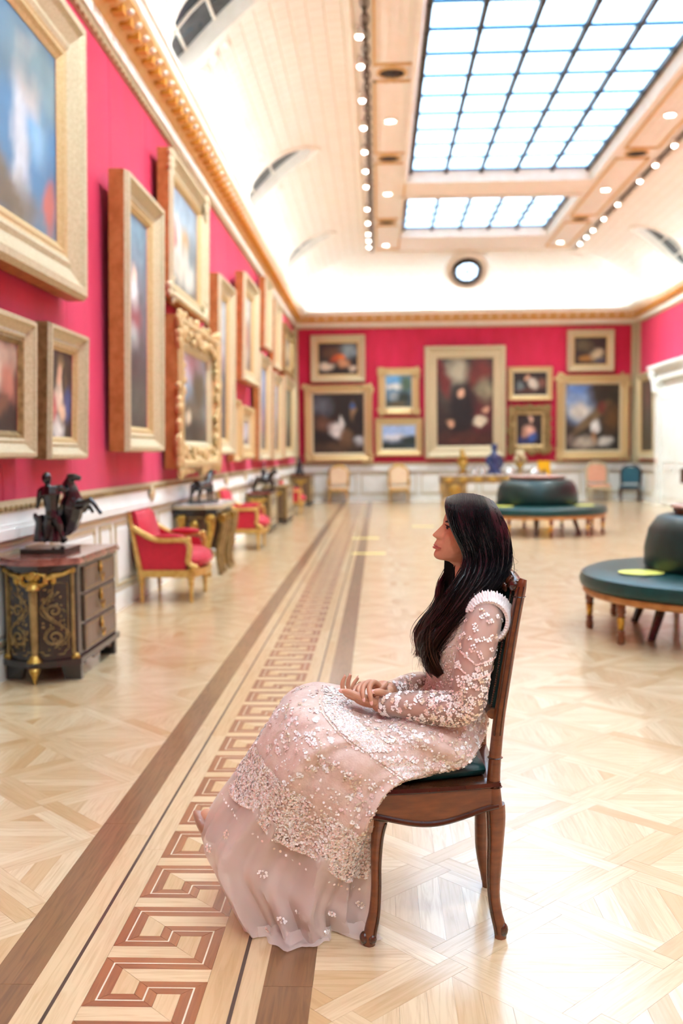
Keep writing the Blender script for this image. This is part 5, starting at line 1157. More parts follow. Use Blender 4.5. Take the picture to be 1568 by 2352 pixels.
m_ = g.build('crest_carving', 'chair_wood_dark', cr, True, kind='stuff'); m_.matrix_parent_inverse = Matrix.Identity(4)
g = G(); pts = [back_pt(-.02-.03*math.sin(PI*(s+1)/2), s, .004) for s in np.linspace(-1, 1, 17)]; g.tube(pts, .018, 10, True, .8, (1, 0, 0)); g.build('lower_back_rail', 'chair_wood', ch, True, world=True)
g = G()
for f in np.linspace(.02, .95, 60): g.ball(back_pt(f, -.90, .012), .0035, 6, 4)
g.build('leather_studs', 'chair_wood_dark', ch, True, world=True, kind='stuff')
# ================================================================== the seated woman
mat('skin', 'd09878', 0.45, col2='c98e6e', scale=18, detail=3, spec=0.4)
mat('lips', 'b05a50', 0.35)
mat('eye_white', 'e8e2dc', 0.2); mat('eye_iris', '1c100a', 0.1, coat=.6); mat('brow_hair', '17100d', 0.7)
mat('nail', 'f0b9a8', 0.15, coat=0.7)
def hair_mat(name, top, low, rough):
    m = bpy.data.materials.new(name); m.use_nodes = True; MATS[name] = m; nt = m.node_tree; N = nt.nodes; L = nt.links; b = N['Principled BSDF']
    ge = N.new('ShaderNodeTexCoord'); sx = N.new('ShaderNodeSeparateXYZ'); L.new(ge.outputs['Object'], sx.inputs[0])
    rp = N.new('ShaderNodeMapRange'); rp.inputs[1].default_value = 1.02; rp.inputs[2].default_value = .76; L.new(sx.outputs[2], rp.inputs[0])
    mx = N.new('ShaderNodeMix'); mx.data_type = 'RGBA'; mx.inputs[6].default_value = lin(top)+(1,); mx.inputs[7].default_value = lin(low)+(1,)
    L.new(rp.outputs[0], mx.inputs[0]); L.new(mx.outputs[2], b.inputs['Base Color']); b.inputs['Roughness'].default_value = rough; b.inputs['Specular IOR Level'].default_value = .5; b.inputs['Coat Weight'].default_value = .12; b.inputs['Coat Roughness'].default_value = .3; b.inputs['Coat Tint'].default_value = (.85, .93, 1, 1)
hair_mat('hair_dark', '0d0c0e', '2a180f', .32)
mat('hair_under', '0d0a0a', .85, spec=.15)
hair_mat('hair_brown', '151213', '4e2f1c', .34)
mat('shoe_nude', 'a9775f', 0.35, coat=.3)
mat('dress_fabric', 'e3cabb', 0.6, col2='d9bba9', scale=40, detail=3, sheen=.25, bump=.15, bscale=220)
mat('sequin', 'fffaf4', 0.3, 0, spec=.9)
mat('sequin_pink', 'f8d9ce', 0.28, 0, spec=.9)
mat('sequin_gold', 'efdcc0', 0.25, .15, spec=.9)
mat('ruffle', 'f2e6de', 0.6, alpha=.9)
def tulle(name, col, alpha):                              # sheer net
    m = mat(name, col, .65, alpha=alpha, sheen=.3); return m
tulle('tulle', 'f6e2d6', .48); tulle('tulle_lining', 'ecccba', .62); tulle('sleeve_net', 'f0d8cc', .34)
YM = 2.80
W_P = lambda x, y, Y=YM: at(x, y, Y)
woman = thing('person', 'woman with long dark hair in a blush sequinned gown sitting in profile', 'person', (.1, 2.80, 0))
MPP = 2.8/FPX
# ---- head: horizontal slices; front profile, back, half width, nose and lip relief
def px(zx, zy): return 980+zx/13.067, 1160+zy/13.067
PROF = [(-80, 690), (0, 612), (100, 590), (230, 578), (370, 522), (440, 497), (520, 490), (570, 470), (650, 400), (750, 300), (820, 215), (870, 170), (905, 165), (950, 195), (985, 262), (1010, 292), (1040, 283), (1080, 258), (1140, 220), (1180, 230), (1205, 215), (1250, 198), (1290, 205), (1320, 258), (1345, 258), (1420, 215), (1480, 200), (1540, 216), (1600, 272), (1632, 350)]
FACE = [(-80, 700), (0, 622), (100, 598), (230, 585), (370, 545), (440, 530), (520, 545), (570, 550), (650, 545), (750, 520), (870, 480), (950, 455), (1040, 430), (1140, 400), (1250, 385), (1345, 370), (1480, 355), (1600, 380), (1632, 420)]
SIG = [(-160, .05), (440, .03), (520, .012), (650, .0085), (820, .0105), (905, .0125), (985, .013), (1040, .012), (1140, .017), (1250, .02), (1345, .02), (1480, .021), (1632, .03)]
WID = [(-200, .004), (-190, .022), (-160, .038), (-90, .056), (0, .0625), (230, .0665), (440, .0690), (650, .0700), (870, .0665), (1040, .0625), (1250, .056), (1420, .050), (1540, .044), (1632, .036)]
BACK = [(-200, 1350), (-190, 1450), (-160, 1600), (-90, 1780), (0, 1880), (230, 2010), (440, 2030), (650, 1990), (870, 1900), (1040, 1800), (1250, 1700), (1632, 1640)]
FTOP = [(-200, 1150), (-190, 1050), (-160, 880), (-80, 690)]
def lerp1(tab, t): return float(np.interp(t, [k[0] for k in tab], [k[1] for k in tab]))
def head_ring(zy, nth=56):
    xf = lerp1(PROF, zy) if zy >= -80 else lerp1(FTOP, zy); xb = lerp1(BACK, zy); fb = lerp1(FACE, zy) if zy >= -80 else xf
    fb = max(fb, xf); W = lerp1(WID, zy); sg = lerp1(SIG, zy); ps = []
    cxm = fb+(xb-fb)*.48
    for k in range(nth):
        a = 2*PI*k/nth; ca, sa = math.cos(a), math.sin(a)
        ex = .80 if ca > 0 else .95
        yy = W*math.copysign(abs(sa)**.88, sa)
        if ca > 0: xx = cxm-(cxm-fb)*abs(ca)**ex
        else: xx = cxm+(xb-cxm)*abs(ca)**ex
        if ca > 0: xx -= (fb-xf)*math.exp(-(yy/sg)**2)
        # eye sockets and cheek modelling on the front half
        if ca > .0:
            e = math.exp(-((zy-640)/95)**2)*math.exp(-((abs(yy)-.031)/.014)**2); xx += 60*e
            c = math.exp(-((zy-900)/170)**2)*math.exp(-((abs(yy)-.042)/.016)**2); xx -= 30*c
            al = math.exp(-((zy-945)/70)**2)*math.exp(-((abs(yy)-.0135)/.006)**2); xx -= 55*al
        p = at(*px(xx, zy), YM); ps.append(Vector((p.x, YM-yy*1.0, p.z)))
    return ps
g = G(); zs = list(np.concatenate([np.linspace(-200, -90, 10), np.linspace(-75, 500, 20), np.linspace(520, 1632, 62)]))
hr = [head_ring(z) for z in zs]
# chin underside runs back into the neck
def neck_ring(x0, x1, y, wd, nth=56, tilt=0.0):
    ps = []; cx, rx = (x0+x1)/2, (x1-x0)/2
    for k in range(nth):
        a = 2*PI*k/nth; p = at(cx-rx*math.cos(a), y+tilt*math.cos(a), YM); ps.append(Vector((p.x, YM-wd*math.sin(a), p.z)))
    return ps
hr += [neck_ring(1012, 1106, 1287, .036, tilt=-2), neck_ring(1030, 1107, 1290, .040, tilt=-1), neck_ring(1041, 1108, 1297, .043), neck_ring(1043, 1110, 1315, .046), neck_ring(1044, 1116, 1340, .050), neck_ring(1040, 1126, 1362, .062), neck_ring(1030, 1138, 1380, .09)]
g.rings(hr, cap0=True, cap1=True)
head = remesh(g, .0017, 2)
# ---- torso, arms, legs (mostly under the gown)
TOR = [(1350, 1085, 32, .055), (1372, 1090, 54, .115), (1395, 1088, 70, .158), (1450, 1066, 86, .158), (1500, 1056, 80, .15), (1560, 1054, 68, .13), (1620, 1052, 70, .135), (1690, 1030, 66, .14), (1750, 1010, 48, .14)]
def torso_ring(y, cx, rx, wd, n=40, e=0.0):
    ps = []
    for k in range(n):
        a = 2*PI*k/n; ca, sa = math.cos(a), math.sin(a); p = at(cx-(rx+e/MPP)*math.copysign(abs(ca)**.85, ca), y, YM); ps.append(Vector((p.x, YM-(wd+e)*math.copysign(abs(sa)**.85, sa), p.z)))
    return ps
def torso(e, y0, y1, n=16):
    keys = [(t[0], t[1], t[2], t[3]) for t in TOR]; out = []
    for y in np.linspace(y0, y1, n): c, r, wd = interp(keys, y); out.append(torso_ring(y, c, r, wd, e=e))
    return out
g = G(); g.rings(torso(-.004, 1350, 1750), cap0=True, cap1=True)
def limb(g, pts, rad, n=12, m=18):
    P_ = spline([at(*p) for p in pts], m); R_ = [interp([(i, r) for i, r in enumerate(rad)], (len(rad)-1)*j/(m-1))[0] for j in range(m)]
    g.tube(P_, R_, n); g.ball(P_[0], R_[0], 10, 8); g.ball(P_[-1], R_[-1], 10, 8); return P_, R_
ARM_N = [(1112, 1412, 2.655), (1096, 1480, 2.620), (1080, 1560, 2.600), (1068, 1622, 2.600), (1010, 1626, 2.620), (950, 1620, 2.645), (900, 1618, 2.665), (870, 1617, 2.680)]
ARM_NR = [.046, .046, .043, .039, .039, .034, .026, .023]
ARM_F = [(1085, 1405, 2.95), (1060, 1480, 2.985), (1030, 1550, 3.00), (1005, 1580, 2.985), (960, 1575, 2.92), (915, 1583, 2.83), (888, 1590, 2.785)]
ARM_FR = [.046, .044, .041, .037, .036, .028, .022]
an_p, an_r = limb(g, ARM_N, ARM_NR); af_p, af_r = limb(g, ARM_F, ARM_FR)
limb(g, [(1030, 1720, 2.88), (900, 1710, 2.88), (780, 1690, 2.87), (730, 1700, 2.86), (695, 1810, 2.85), (675, 1950, 2.84), (665, 2075, 2.83)], [.062, .068, .06, .054, .05, .046, .034])
limb(g, [(1035, 1715, 2.72), (900, 1695, 2.72), (770, 1668, 2.74), (700, 1670, 2.75), (655, 1725, 2.76), (580, 1800, 2.77), (530, 1868, 2.77), (500, 1900, 2.77)], [.062, .068, .06, .053, .05, .044, .033, .03])
limb(g, [(530, 1868, 2.77), (500, 1880, 2.77), (475, 1876, 2.77)], [.032, .03, .024])
limb(g, [(665, 2075, 2.83), (630, 2095, 2.81), (590, 2108, 2.79)], [.034, .03, .022])
body = remesh(g, .005, 4)
# ---- hands
def hand(palm, fingers, voxel=.0013):
    g = G()
    for c, r, R_ in palm: g.ball(c, r, 14, 10, R_)
    for pts, rad in fingers:
        P_ = spline([at(*p) for p in pts], 14); R_ = [interp([(i, r) for i, r in enumerate(rad)], (len(rad)-1)*j/13)[0] for j in range(14)]
        g.tube(P_, R_, 10); g.ball(P_[-1], R_[-1], 10, 8); g.ball(P_[0], R_[0], 10, 8)
    return remesh(g, voxel, 3)
def rotY(a): return Matrix.Rotation(a, 3, 'Y')
tilt = rotY(-.25)
L_palm = [(at(845, 1611, 2.70), (.044, .036, .0145), rotY(.22)), (at(866, 1615, 2.69), (.03, .026, .015), rotY(.2)), (at(838, 1606, 2.675), (.026, .016, .014), rotY(.2))]
FR_ = [.0082, .0076, .007, .0062, .0048]
L_fing = [([(822, 1606, 2.685), (800, 1598, 2.688), (789, 1586, 2.690), (786, 1570, 2.690), (792, 1555, 2.692)], FR_),
          ([(824, 1605, 2.705), (808, 1597, 2.708), (801, 1584, 2.710), (799, 1568, 2.710), (804, 1552, 2.712)], FR_),
          ([(828, 1604, 2.725), (816, 1594, 2.730), (810, 1583, 2.732), (813, 1570, 2.733), (821, 1558, 2.735)], [.0078, .0073, .0067, .006, .0046]),
          ([(834, 1603, 2.742), (824, 1594, 2.748), (819, 1585, 2.750), (821, 1575, 2.750), (826, 1568, 2.75)], [.007, .0065, .006, .0052, .0042]),
          ([(860, 1613, 2.665), (836, 1605, 2.652), (812, 1594, 2.652), (797, 1589, 2.655), (784, 1587, 2.657)], [.012, .0105, .0092, .0085, .0065])]
R_palm = [(at(868, 1579, 2.715), (.032, .034, .0145), rotY(-.45)), (at(884, 1590, 2.735), (.026, .024, .017), rotY(-.4)), (at(872, 1592, 2.705), (.022, .02, .014), rotY(-.3))]
R_fing = [([(868, 1573, 2.688), (857, 1567, 2.674), (848, 1579, 2.650), (850, 1597, 2.636), (853, 1615, 2.632)], [.0088, .0085, .0077, .007, .005]),
          ([(862, 1572, 2.708), (848, 1566, 2.698), (835, 1578, 2.668), (833, 1593, 2.645), (836, 1608, 2.638)], [.0086, .0083, .0076, .0068, .005]),
          ([(856, 1574, 2.728), (838, 1569, 2.722), (825, 1579, 2.695), (824, 1592, 2.664), (828, 1603, 2.652)], [.0082, .008, .0072, .0064, .0048]),
          ([(850, 1577, 2.746), (832, 1573, 2.744), (819, 1577, 2.725), (814, 1583, 2.700), (813, 1589, 2.686)], [.0076, .0072, .0064, .0056, .0044]),
          ([(892, 1597, 2.715), (882, 1593, 2.672), (872, 1589, 2.652), (864, 1588.5, 2.646), (856, 1589, 2.643)], [.0125, .0105, .009, .0085, .0066])]
handL = hand(L_palm, L_fing); handR = hand(R_palm, R_fing)
sk = G()
for part in (head, body, handL, handR): sk.add(part.v, part.f)
sk_o = sk.build('body', 'skin', woman, True, world=True)
sk_o.data.attributes.remove(sk_o.data.attributes['sharp_edge']) if 'sharp_edge' in sk_o.data.attributes else None
# nails
def nail(tip, back, nrm, L_=.0085, w_=.0042, off=.0036):
    t, b_ = at(*tip), at(*back); d = (t-b_).normalized(); n_ = Vector(nrm); n_ = (n_-d*n_.dot(d)).normalized(); s_ = d.cross(n_)
    g = G(); R_ = Matrix((d, s_, n_)).transposed(); g.ball(t+n_*off-d*.001, (L_, w_, .0018), 12, 6, R_); g.build('fingernail', 'nail', woman, True, world=True)
nail((784, 1587, 2.657), (797, 1589, 2.655), (.1, -1, .25), .0085, .0058, .0045); nail((856, 1589, 2.643), (866, 1588.5, 2.646), (0, -1, .3), .009, .006, .0045)
nail((853, 1614, 2.632), (850, 1599, 2.636), (-.2, -1, .1), .009, .0048); nail((836, 1607, 2.638), (833, 1594, 2.645), (-.3, -1, .1), .009, .0046); nail((813, 1588, 2.686), (815, 1582, 2.700), (-.4, -1, .2), .007, .0042)
for f in ((792, 1555, 2.692, 787, 1570, 2.69), (804, 1552, 2.712, 800, 1568, 2.71), (821, 1558, 2.735, 813, 1570, 2.733)): nail(f[:3], f[3:], (-1, .1, 0), .0095, .0042, .003)
# ---- face details
def near_face(zx, zy):                                   # surface point on the near side of the face at this pixel
    X = at(*px(zx, zy), YM).x; ring = head_ring(zy, 160)
    best = min((p for p in ring if p.y < YM), key=lambda p: abs(p.x-X)); return best
def face_pts(l): return [near_face(*p) for p in l]
g = G(); e = near_face(615, 665); g.ball(e+Vector((.006, .0075, 0)), .0115, 14, 10); g.build('eyeball', 'eye_white', woman, True, world=True)
g = G(); g.ball(e+Vector((-.0015, -.0005, .0008)), (.0042, .0035, .0052), 12, 8); g.build('iris', 'eye_iris', woman, True, world=True)
g = G(); pts = [p+Vector((-.001, -.0015, 0)) for p in face_pts([(560, 590), (600, 612), (650, 630), (700, 655)])]; g.tube(pts, [.0012, .0019, .0019, .001], 6); g.tube([pts[0], pts[0]+Vector((-.004, -.001, .003))], [.0009, .0003], 5); g.tube([pts[1], pts[1]+Vector((-.005, -.002, .002))], [.0009, .0003], 5); g.build('eyelashes', 'brow_hair', woman, True, world=True)
g = G(); pts = [p+Vector((0, -.0008, 0)) for p in face_pts([(545, 480), (590, 470), (640, 465), (700, 480), (760, 510)])]; g.tube(pts, [(.0024, .001), (.0034, .0012), (.0032, .0012), (.0025, .001), (.001, .001)], 8, up=(0, 0, 1)); g.build('eyebrow', 'brow_hair', woman, True, world=True)
g = G()
for rows in ([(218, 1195), (260, 1205), (320, 1238), (420, 1272)], ):
    up_ = face_pts([(228, 1180), (270, 1195), (330, 1235), (415, 1270)]); lo = face_pts([(205, 1262), (255, 1275), (320, 1290), (415, 1276)])
def lip(line, rad):
    g = G(); P_ = spline([p+Vector((-.0004, -.0003, 0)) for p in line], 12); far = [Vector((p.x, 2*YM-p.y, p.z)) for p in P_]; full = P_[::-1]+far
    R_ = [interp([(i, r) for i, r in enumerate(rad)], (len(rad)-1)*j/11)[0] for j in range(12)]; g.tube(full, R_[::-1]+R_, 8); return g
lip(face_pts([(232, 1186), (275, 1198), (335, 1238), (410, 1268)]), [.0026, .0026, .0018, .0008]).build('upper_lip', 'lips', woman, True, world=True)
lip(face_pts([(215, 1262), (262, 1270), (325, 1284), (410, 1274)]), [.0038, .0036, .0026, .0008]).build('lower_lip', 'lips', woman, True, world=True)
# ---- shoe
g = G(); sp = spline([at(*p) for p in [(444, 1862, 2.77), (455, 1872, 2.77), (468, 1888, 2.77), (482, 1905, 2.77), (500, 1925, 2.77)]], 12); g.tube(sp, [(.002, .004), (.007, .012), (.011, .02), (.015, .027), (.018, .032), (.021, .035), (.023, .037), (.025, .037), (.026, .036), (.026, .035), (.026, .033), (.02, .026)], 12, True, 1, (0, 0, 1))
remesh(g, .003, 3).build('shoe', 'shoe_nude', woman, True, world=True)
g = G(); g.tube([at(*p) for p in [(575, 2110, 2.78), (600, 2112, 2.79), (640, 2106, 2.82), (680, 2085, 2.84)]], [(.006, .012), (.016, .03), (.022, .034), (.026, .03)], 12, True, 1, (0, 0, 1)); g.build('shoe', 'shoe_nude', woman, True, world=True)

# ================================================================== gown
gown = G()
bod = torso(.006, 1376, 1600, 18)
gown.rings(bod)
gown_o = gown.build('gown_bodice', 'dress_fabric', woman, True, world=True)
RG = [  # A (front/top), B (back/bottom), half depth, centre depth
    (985, 1556, 1124, 1596, .140, 2.80), (972, 1588, 1114, 1672, .165, 2.80), (925, 1612, 1074, 1704, .222, 2.80), (868, 1618, 1037, 1723, .225, 2.80), (800, 1603, 988, 1734, .240, 2.80), (738, 1590, 942, 1740, .266, 2.80),
    (682, 1589, 902, 1772, .282, 2.80), (640, 1618, 879, 1808, .284, 2.80), (604, 1674, 866, 1852, .272, 2.795), (572, 1726, 860, 1920, .240, 2.79), (535, 1782, 858, 1996, .212, 2.785), (492, 1846, 856, 2050, .196, 2.785),
    (468, 1908, 852, 2080, .200, 2.785), (500, 1985, 850, 2098, .196, 2.785), (532, 2058, 846, 2108, .185, 2.785), (556, 2106, 842, 2114, .175, 2.785)]
NR = len(RG)-1
def skirt_pt(t, ph, e=0.0, fold=1.0):                      # t: 0 waist .. NR hem; ph: 0 = front/top, PI/2 = near side, PI = back/bottom
    ax, ay, bx, by, D, yc = interp([(i,)+r for i, r in enumerate(RG)], t)
    A, B_ = at(ax, ay, yc), at(bx, by, yc); c = (A+B_)/2; h = (A-B_)/2
    ca, sa = math.cos(ph), math.sin(ph); bx_ = (min(1, max(0, t-1))*min(1, max(0, (10-t)/2))) if sa > 0 else 0; lp_ = math.exp(-((t-3.2)/1.6)**2)
    ce, se = math.copysign(abs(ca)**(.9-(.3*lp_ if ca > 0 else .5*bx_)), ca), math.copysign(abs(sa)**(.8-(.42*bx_ if ca < 0 else .25*bx_)), sa)
    p = c+h*ce+Vector((0, -D*se, 0))
    f = max(0, t-5.5)/(NR-5.5); amp = fold*(.003+.005*math.exp(-((t-6.8)/1.8)**2)+.017*f**1.1)*(1 if sa > 0 else .7)*(1-.65*max(0, ca))
    wob = 1.1-2.2*abs(math.sin(3.5*ph+.65+.2*t))+.7*(1-2*abs(math.sin(6.5*ph+.4-.25*t)))+.45*math.sin(23*ph+2.0+.2*t)
    d = (h*ca+Vector((0, -D*sa, 0))); d = d/max(d.length, 1e-6)
    small = .0025*math.sin(3.1*t+5*ph)*min(1, t) if t < 7 else 0
    p = p+d*(amp*wob+small+e)
    if p.z < .004: p.z = .004+.002*math.sin(9*ph)
    return p
NPH = 200; hem_t = 11.2
def skirt(t0, t1, nt, e=0.0, fold=1.0, ph0=0, ph1=2*PI):
    g = G(); full = abs(ph1-ph0-2*PI) < 1e-6; n = NPH
    rs = [[skirt_pt(t, ph0+(ph1-ph0)*k/n, e, fold) for k in range(n if full else n+1)] for t in np.linspace(t0, t1, nt)]
    g.rings(rs, full); return g
skirt(0, 9.8, 70).build('gown_skirt', 'dress_fabric', woman, True, world=True)
skirt(9.6, NR, 44, .002, 1.7).build('gown_tulle', 'tulle', woman, True, world=True)
lin_ = G(); rs = []
for t in np.linspace(9.0, 14.2, 26):
    rs.append([skirt_pt(t, 2*PI*k/90, -.035-.006*max(0, t-12), .6) for k in range(90)])
lin_.rings(rs); lin_.build('gown_lining', 'tulle_lining', woman, True, world=True)
# pooled net at the hem
g = G(); rs = []
for i, (r_, z) in enumerate(((.0, .03), (.012, .018), (.03, .008), (.05, .006), (.066, .004))):
    ring = []
    for k in range(160):
        ph = 2*PI*k/160; p = skirt_pt(NR-.35*(1-i/4), ph, 0, 1.0); c = skirt_pt(NR, ph+PI, 0, 1.0); d = Vector((p.x-.02-at(690, 2110, 2.79).x, p.y-2.79, 0)); d.normalize()
        q = p+d*(r_*(.6+.4*math.sin(5*ph+1)+.25*math.sin(11*ph))*(1-.85*max(0, math.cos(ph)))); q.z = z+.006*abs(math.sin(9*ph+i))*(1 if i < 4 else .2); ring.append(q)
    rs.append(ring)
g.rings(rs); g.build('gown_hem', 'tulle', woman, True, world=True)
# sleeves: sheer net tubes with ruffled shoulder and cuff
def sleeve(P_, R_, e, t0, t1, name):
    n = len(P_); g = G(); a, b_ = int(t0*(n-1)), int(t1*(n-1))
    g.tube(P_[a:b_+1], [r+e for r in R_[a:b_+1]], 24, False); return g.build(name, 'sleeve_net', woman, True, world=True)
def dens(P_, R_, m=60):
    K_ = [(i,)+tuple(p)+(r,) for i, (p, r) in enumerate(zip(P_, R_))]; o = [interp(K_, (len(P_)-1)*j/(m-1)) for j in range(m)]
    return [Vector(v[:3]) for v in o], [v[3] for v in o]
an_p, an_r = dens(an_p, an_r); af_p, af_r = dens(af_p, af_r)
for P0_, r0_ in ((an_p[0], an_r[0]), (af_p[0], af_r[0])): G().ball(P0_, r0_+.006, 20, 14).build('sleeve_head', 'sleeve_net', woman, True, world=True)
sleeve(an_p, an_r, .006, 0, .965, 'gown_sleeve'); sleeve(af_p, af_r, .006, 0, .96, 'gown_sleeve')
def ruffle(c, r0, wmax, a0, a1, sg, name, k=60, dy=0.0):
    g = G(); n = 190; rs = []
    for q in (0, .35, .7, 1.0):
        row = []
        for i in range(n):
            u = i/(n-1); a = a0+(a1-a0)*u; wd = wmax*(.35+.65*math.sin(PI*(.12+.80*u)))
            r = r0+wd*q; fl = (.0005+.0021*q)*(math.sin(k*a)+.6*math.sin(k*.63*a+1))
            row.append(Vector((c.x+(r*1.0+fl*.4)*math.cos(a), c.y+sg*(.010*(1-q)+.012*math.sin(PI*q)-.010*q)+dy+fl*.6, c.z+(r*1.02+fl)*math.sin(a))))
        rs.append(row)
    g.rings(rs, False); return g.build(name, 'ruffle', woman, True, world=True)
ruffle(an_p[0]+Vector((.004, -.012, -.012)), .050, .030, -1.35, 2.75, -1, 'shoulder_ruffle'); ruffle(an_p[0]+Vector((.004, -.024, -.014)), .049, .022, -1.2, 2.6, -1, 'shoulder_ruffle', 47)
ruffle(af_p[0]+Vector((.004, .012, -.012)), .050, .030, -1.2, 2.75, 1, 'shoulder_ruffle')

# ---- sequins: small glossy petals lying on the gown
SQ = {'sequin': G(), 'sequin_pink': G(), 'sequin_gold': G()}
sr = random.Random(3)
def petal(p, n, s, mname, asp=1.0, ang=None):
    n = (Vector(n)+Vector((sr.gauss(0, .28), sr.gauss(0, .28), sr.gauss(0, .28)))).normalized(); u = n.orthogonal().normalized(); v = n.cross(u); a0 = sr.uniform(0, 6.3) if ang is None else ang
    ca, sa = math.cos(a0), math.sin(a0); U, V = u*ca+v*sa, v*ca-u*sa
    p = Vector(p)+n*.0022; k = 5
    SQ[mname].add([p+U*(s*asp*math.cos(2*PI*i/k))+V*(s*math.sin(2*PI*i/k)) for i in range(k)], [tuple(range(k))])
def flower(pf, c, s, mname, n=6):
    for i in range(n):
        a = 2*PI*i/n+c[0]; p, nn = pf(c[0]+s[0]*math.cos(a), c[1]+s[1]*math.sin(a)); petal(p, nn, .0036*sr.uniform(.8, 1.2), mname)
    p, nn = pf(*c); petal(p, nn, .0018, 'sequin_gold')
def pf_skirt(t, ph):
    e = .02; p = skirt_pt(t, ph); a = skirt_pt(t+e, ph)-p; b_ = skirt_pt(t, ph+e)-p; n = a.cross(b_); n.normalize()
    c = (skirt_pt(t, 0)+skirt_pt(t, PI))/2
    if n.dot(p-c) < 0: n = -n
    return p, n
PICK = lambda w_=(5, 3, 2): sr.choices(['sequin', 'sequin_pink', 'sequin_gold'], w_)[0]
def near_ph(): return sr.uniform(-.25, PI+.25)
BANDS = [(3.9, 4.9), (8.2, 9.8)]
for (b0, b1) in BANDS:                                     # two dense embroidered bands
    for i in range(9500 if b0 > 5 else 7000):
        ph = near_ph(); t = sr.uniform(b0, b1+(.35*abs(math.sin(3.5*ph)) if b0 > 5 else 0)); p, n = pf_skirt(t, ph); petal(p, n, .0032*sr.uniform(.6, 1.2), PICK((7, 4, 2)), 1.4)
    for tb in ((b0, b0+.16, b1) if b0 > 5 else (b0, b1, b1+.14)):
        for i in range(240):
            ph = -.25+(PI+.5)*i/239; p, n = pf_skirt(tb+(.35*abs(math.sin(3.5*ph)) if tb == b1 and b0 > 5 else 0), ph); petal(p, n, .0024, PICK((2, 2, 5)))
for i in range(420):                                       # flowers scattered over the lap and hip
    t, ph = sr.uniform(.2, 3.8), near_ph(); flower(pf_skirt, (t, ph), (.045, .035), PICK((6, 2, 2)), 5)
for i in range(2600):
    t, ph = sr.uniform(0, 3.9), near_ph(); p, n = pf_skirt(t, ph); petal(p, n, .0016, PICK((4, 2, 5)))
for i in range(190):                                       # sprays between the bands
    t, ph = sr.uniform(5.1, 8.1), near_ph(); flower(pf_skirt, (t, ph), (.05, .035), PICK((6, 3, 1)), 6)
for i in range(420):
    t, ph = sr.uniform(5.0, 8.2), near_ph(); p, n = pf_skirt(t, ph); petal(p, n, .0028, PICK())
for j in range(7):                                         # beaded arcs between the bands
    ph_c = .3+j*.42; tc = 6.9+.5*math.sin(j*2.1)
    for i in range(26):
        a = PI*i/25; p, n = pf_skirt(tc-.55*math.sin(a), ph_c+.17*math.cos(a)); petal(p, n, .0024, 'sequin_gold')
for (t, ph) in [(11.0, .75), (11.4, 1.35), (11.9, .5), (12.3, 1.75), (13.0, .85), (13.1, 1.5), (12.0, 2.2), (13.3, 2.05), (14.1, 1.15), (14.3, 1.7), (14.2, 2.5), (13.0, .35), (11.0, 2.6), (12.6, 2.75)]:
    for rr__ in (.0, .1): flower(pf_skirt, (t+rr__*.3, ph), (.10+rr__*.3, .035+.1*rr__), PICK((5, 2, 2)), 7)
for i in range(40):
    ph = .2+2.8*i/39; p, n = pf_skirt(10.4, ph); petal(p, n, .0040, PICK())
def pf_tor(y, a):
    c, r, wd = interp([(t[0], t[1], t[2], t[3]) for t in TOR], y); ca, sa = math.cos(a), math.sin(a)
    p = at(c-(r+.006/MPP)*math.copysign(abs(ca)**.85, ca), y, YM); n = Vector((-ca, -sa, 0)); return Vector((p.x, YM-(wd+.006)*math.copysign(abs(sa)**.85, sa), p.z)), n
for i in range(4200):
    y, a = sr.uniform(1385, 1610), sr.uniform(-.6, PI+.3); p, n = pf_tor(y, a); petal(p, n, .0018*sr.uniform(.7, 1.3), PICK((3, 3, 5)))
def pf_arm(P_, R_):
    def f(s, a):
        s = min(max(s, 0), .9999); j = s*(len(P_)-1); i = int(j); p = P_[i].lerp(P_[min(i+1, len(P_)-1)], j-i); d = (P_[min(i+1, len(P_)-1)]-P_[max(i-1, 0)]).normalized()
        u = Vector((0, -1, 0)); u = (u-d*u.dot(d)).normalized(); v = d.cross(u); n = u*math.cos(a)+v*math.sin(a); return p+n*(R_[i]+.0065), n
    return f
fa, fb_ = pf_arm(an_p, an_r), pf_arm(af_p, af_r)
for i in range(60): flower(fa, (sr.uniform(.02, .32), sr.uniform(-1.5, 1.5)), (.006, .10), PICK((7, 2, 1)), 4)
for i in range(110): flower(fa, (sr.uniform(.26, .62), sr.uniform(-1.7, 1.7)), (.008, .13), PICK((5, 4, 2)), 5)
for i in range(70): flower(fa, (sr.uniform(.6, .95), sr.uniform(-1.6, 1.6)), (.007, .14), PICK((7, 2, 1)), 5)
for i in range(520): p, n = fa(sr.uniform(.34, .62), sr.uniform(-1.8, 1.8)); petal(p, n, .0026, PICK((4, 4, 3)))
for base in (.17, .225, .46):                               # chevron piping on the upper arm
    for i in range(70):
        a = -1.5+3*i/69; p, n = fa(base+.055*(1-abs(a)/1.5), a); petal(p, n, .0028, 'sequin_pink' if base < .4 else 'sequin')
for i in range(160): flower(fb_, (sr.uniform(.3, .94), sr.uniform(-1.7, 1.7)), (.008, .14), PICK((5, 3, 2)), 5)
for k_, g_ in SQ.items(): g_.build({'sequin': 'pearl_sequins', 'sequin_pink': 'pink_sequins', 'sequin_gold': 'gold_sequins'}[k_], k_, woman, world=True, kind='stuff')

# ================================================================== hair
hr_ = random.Random(11)
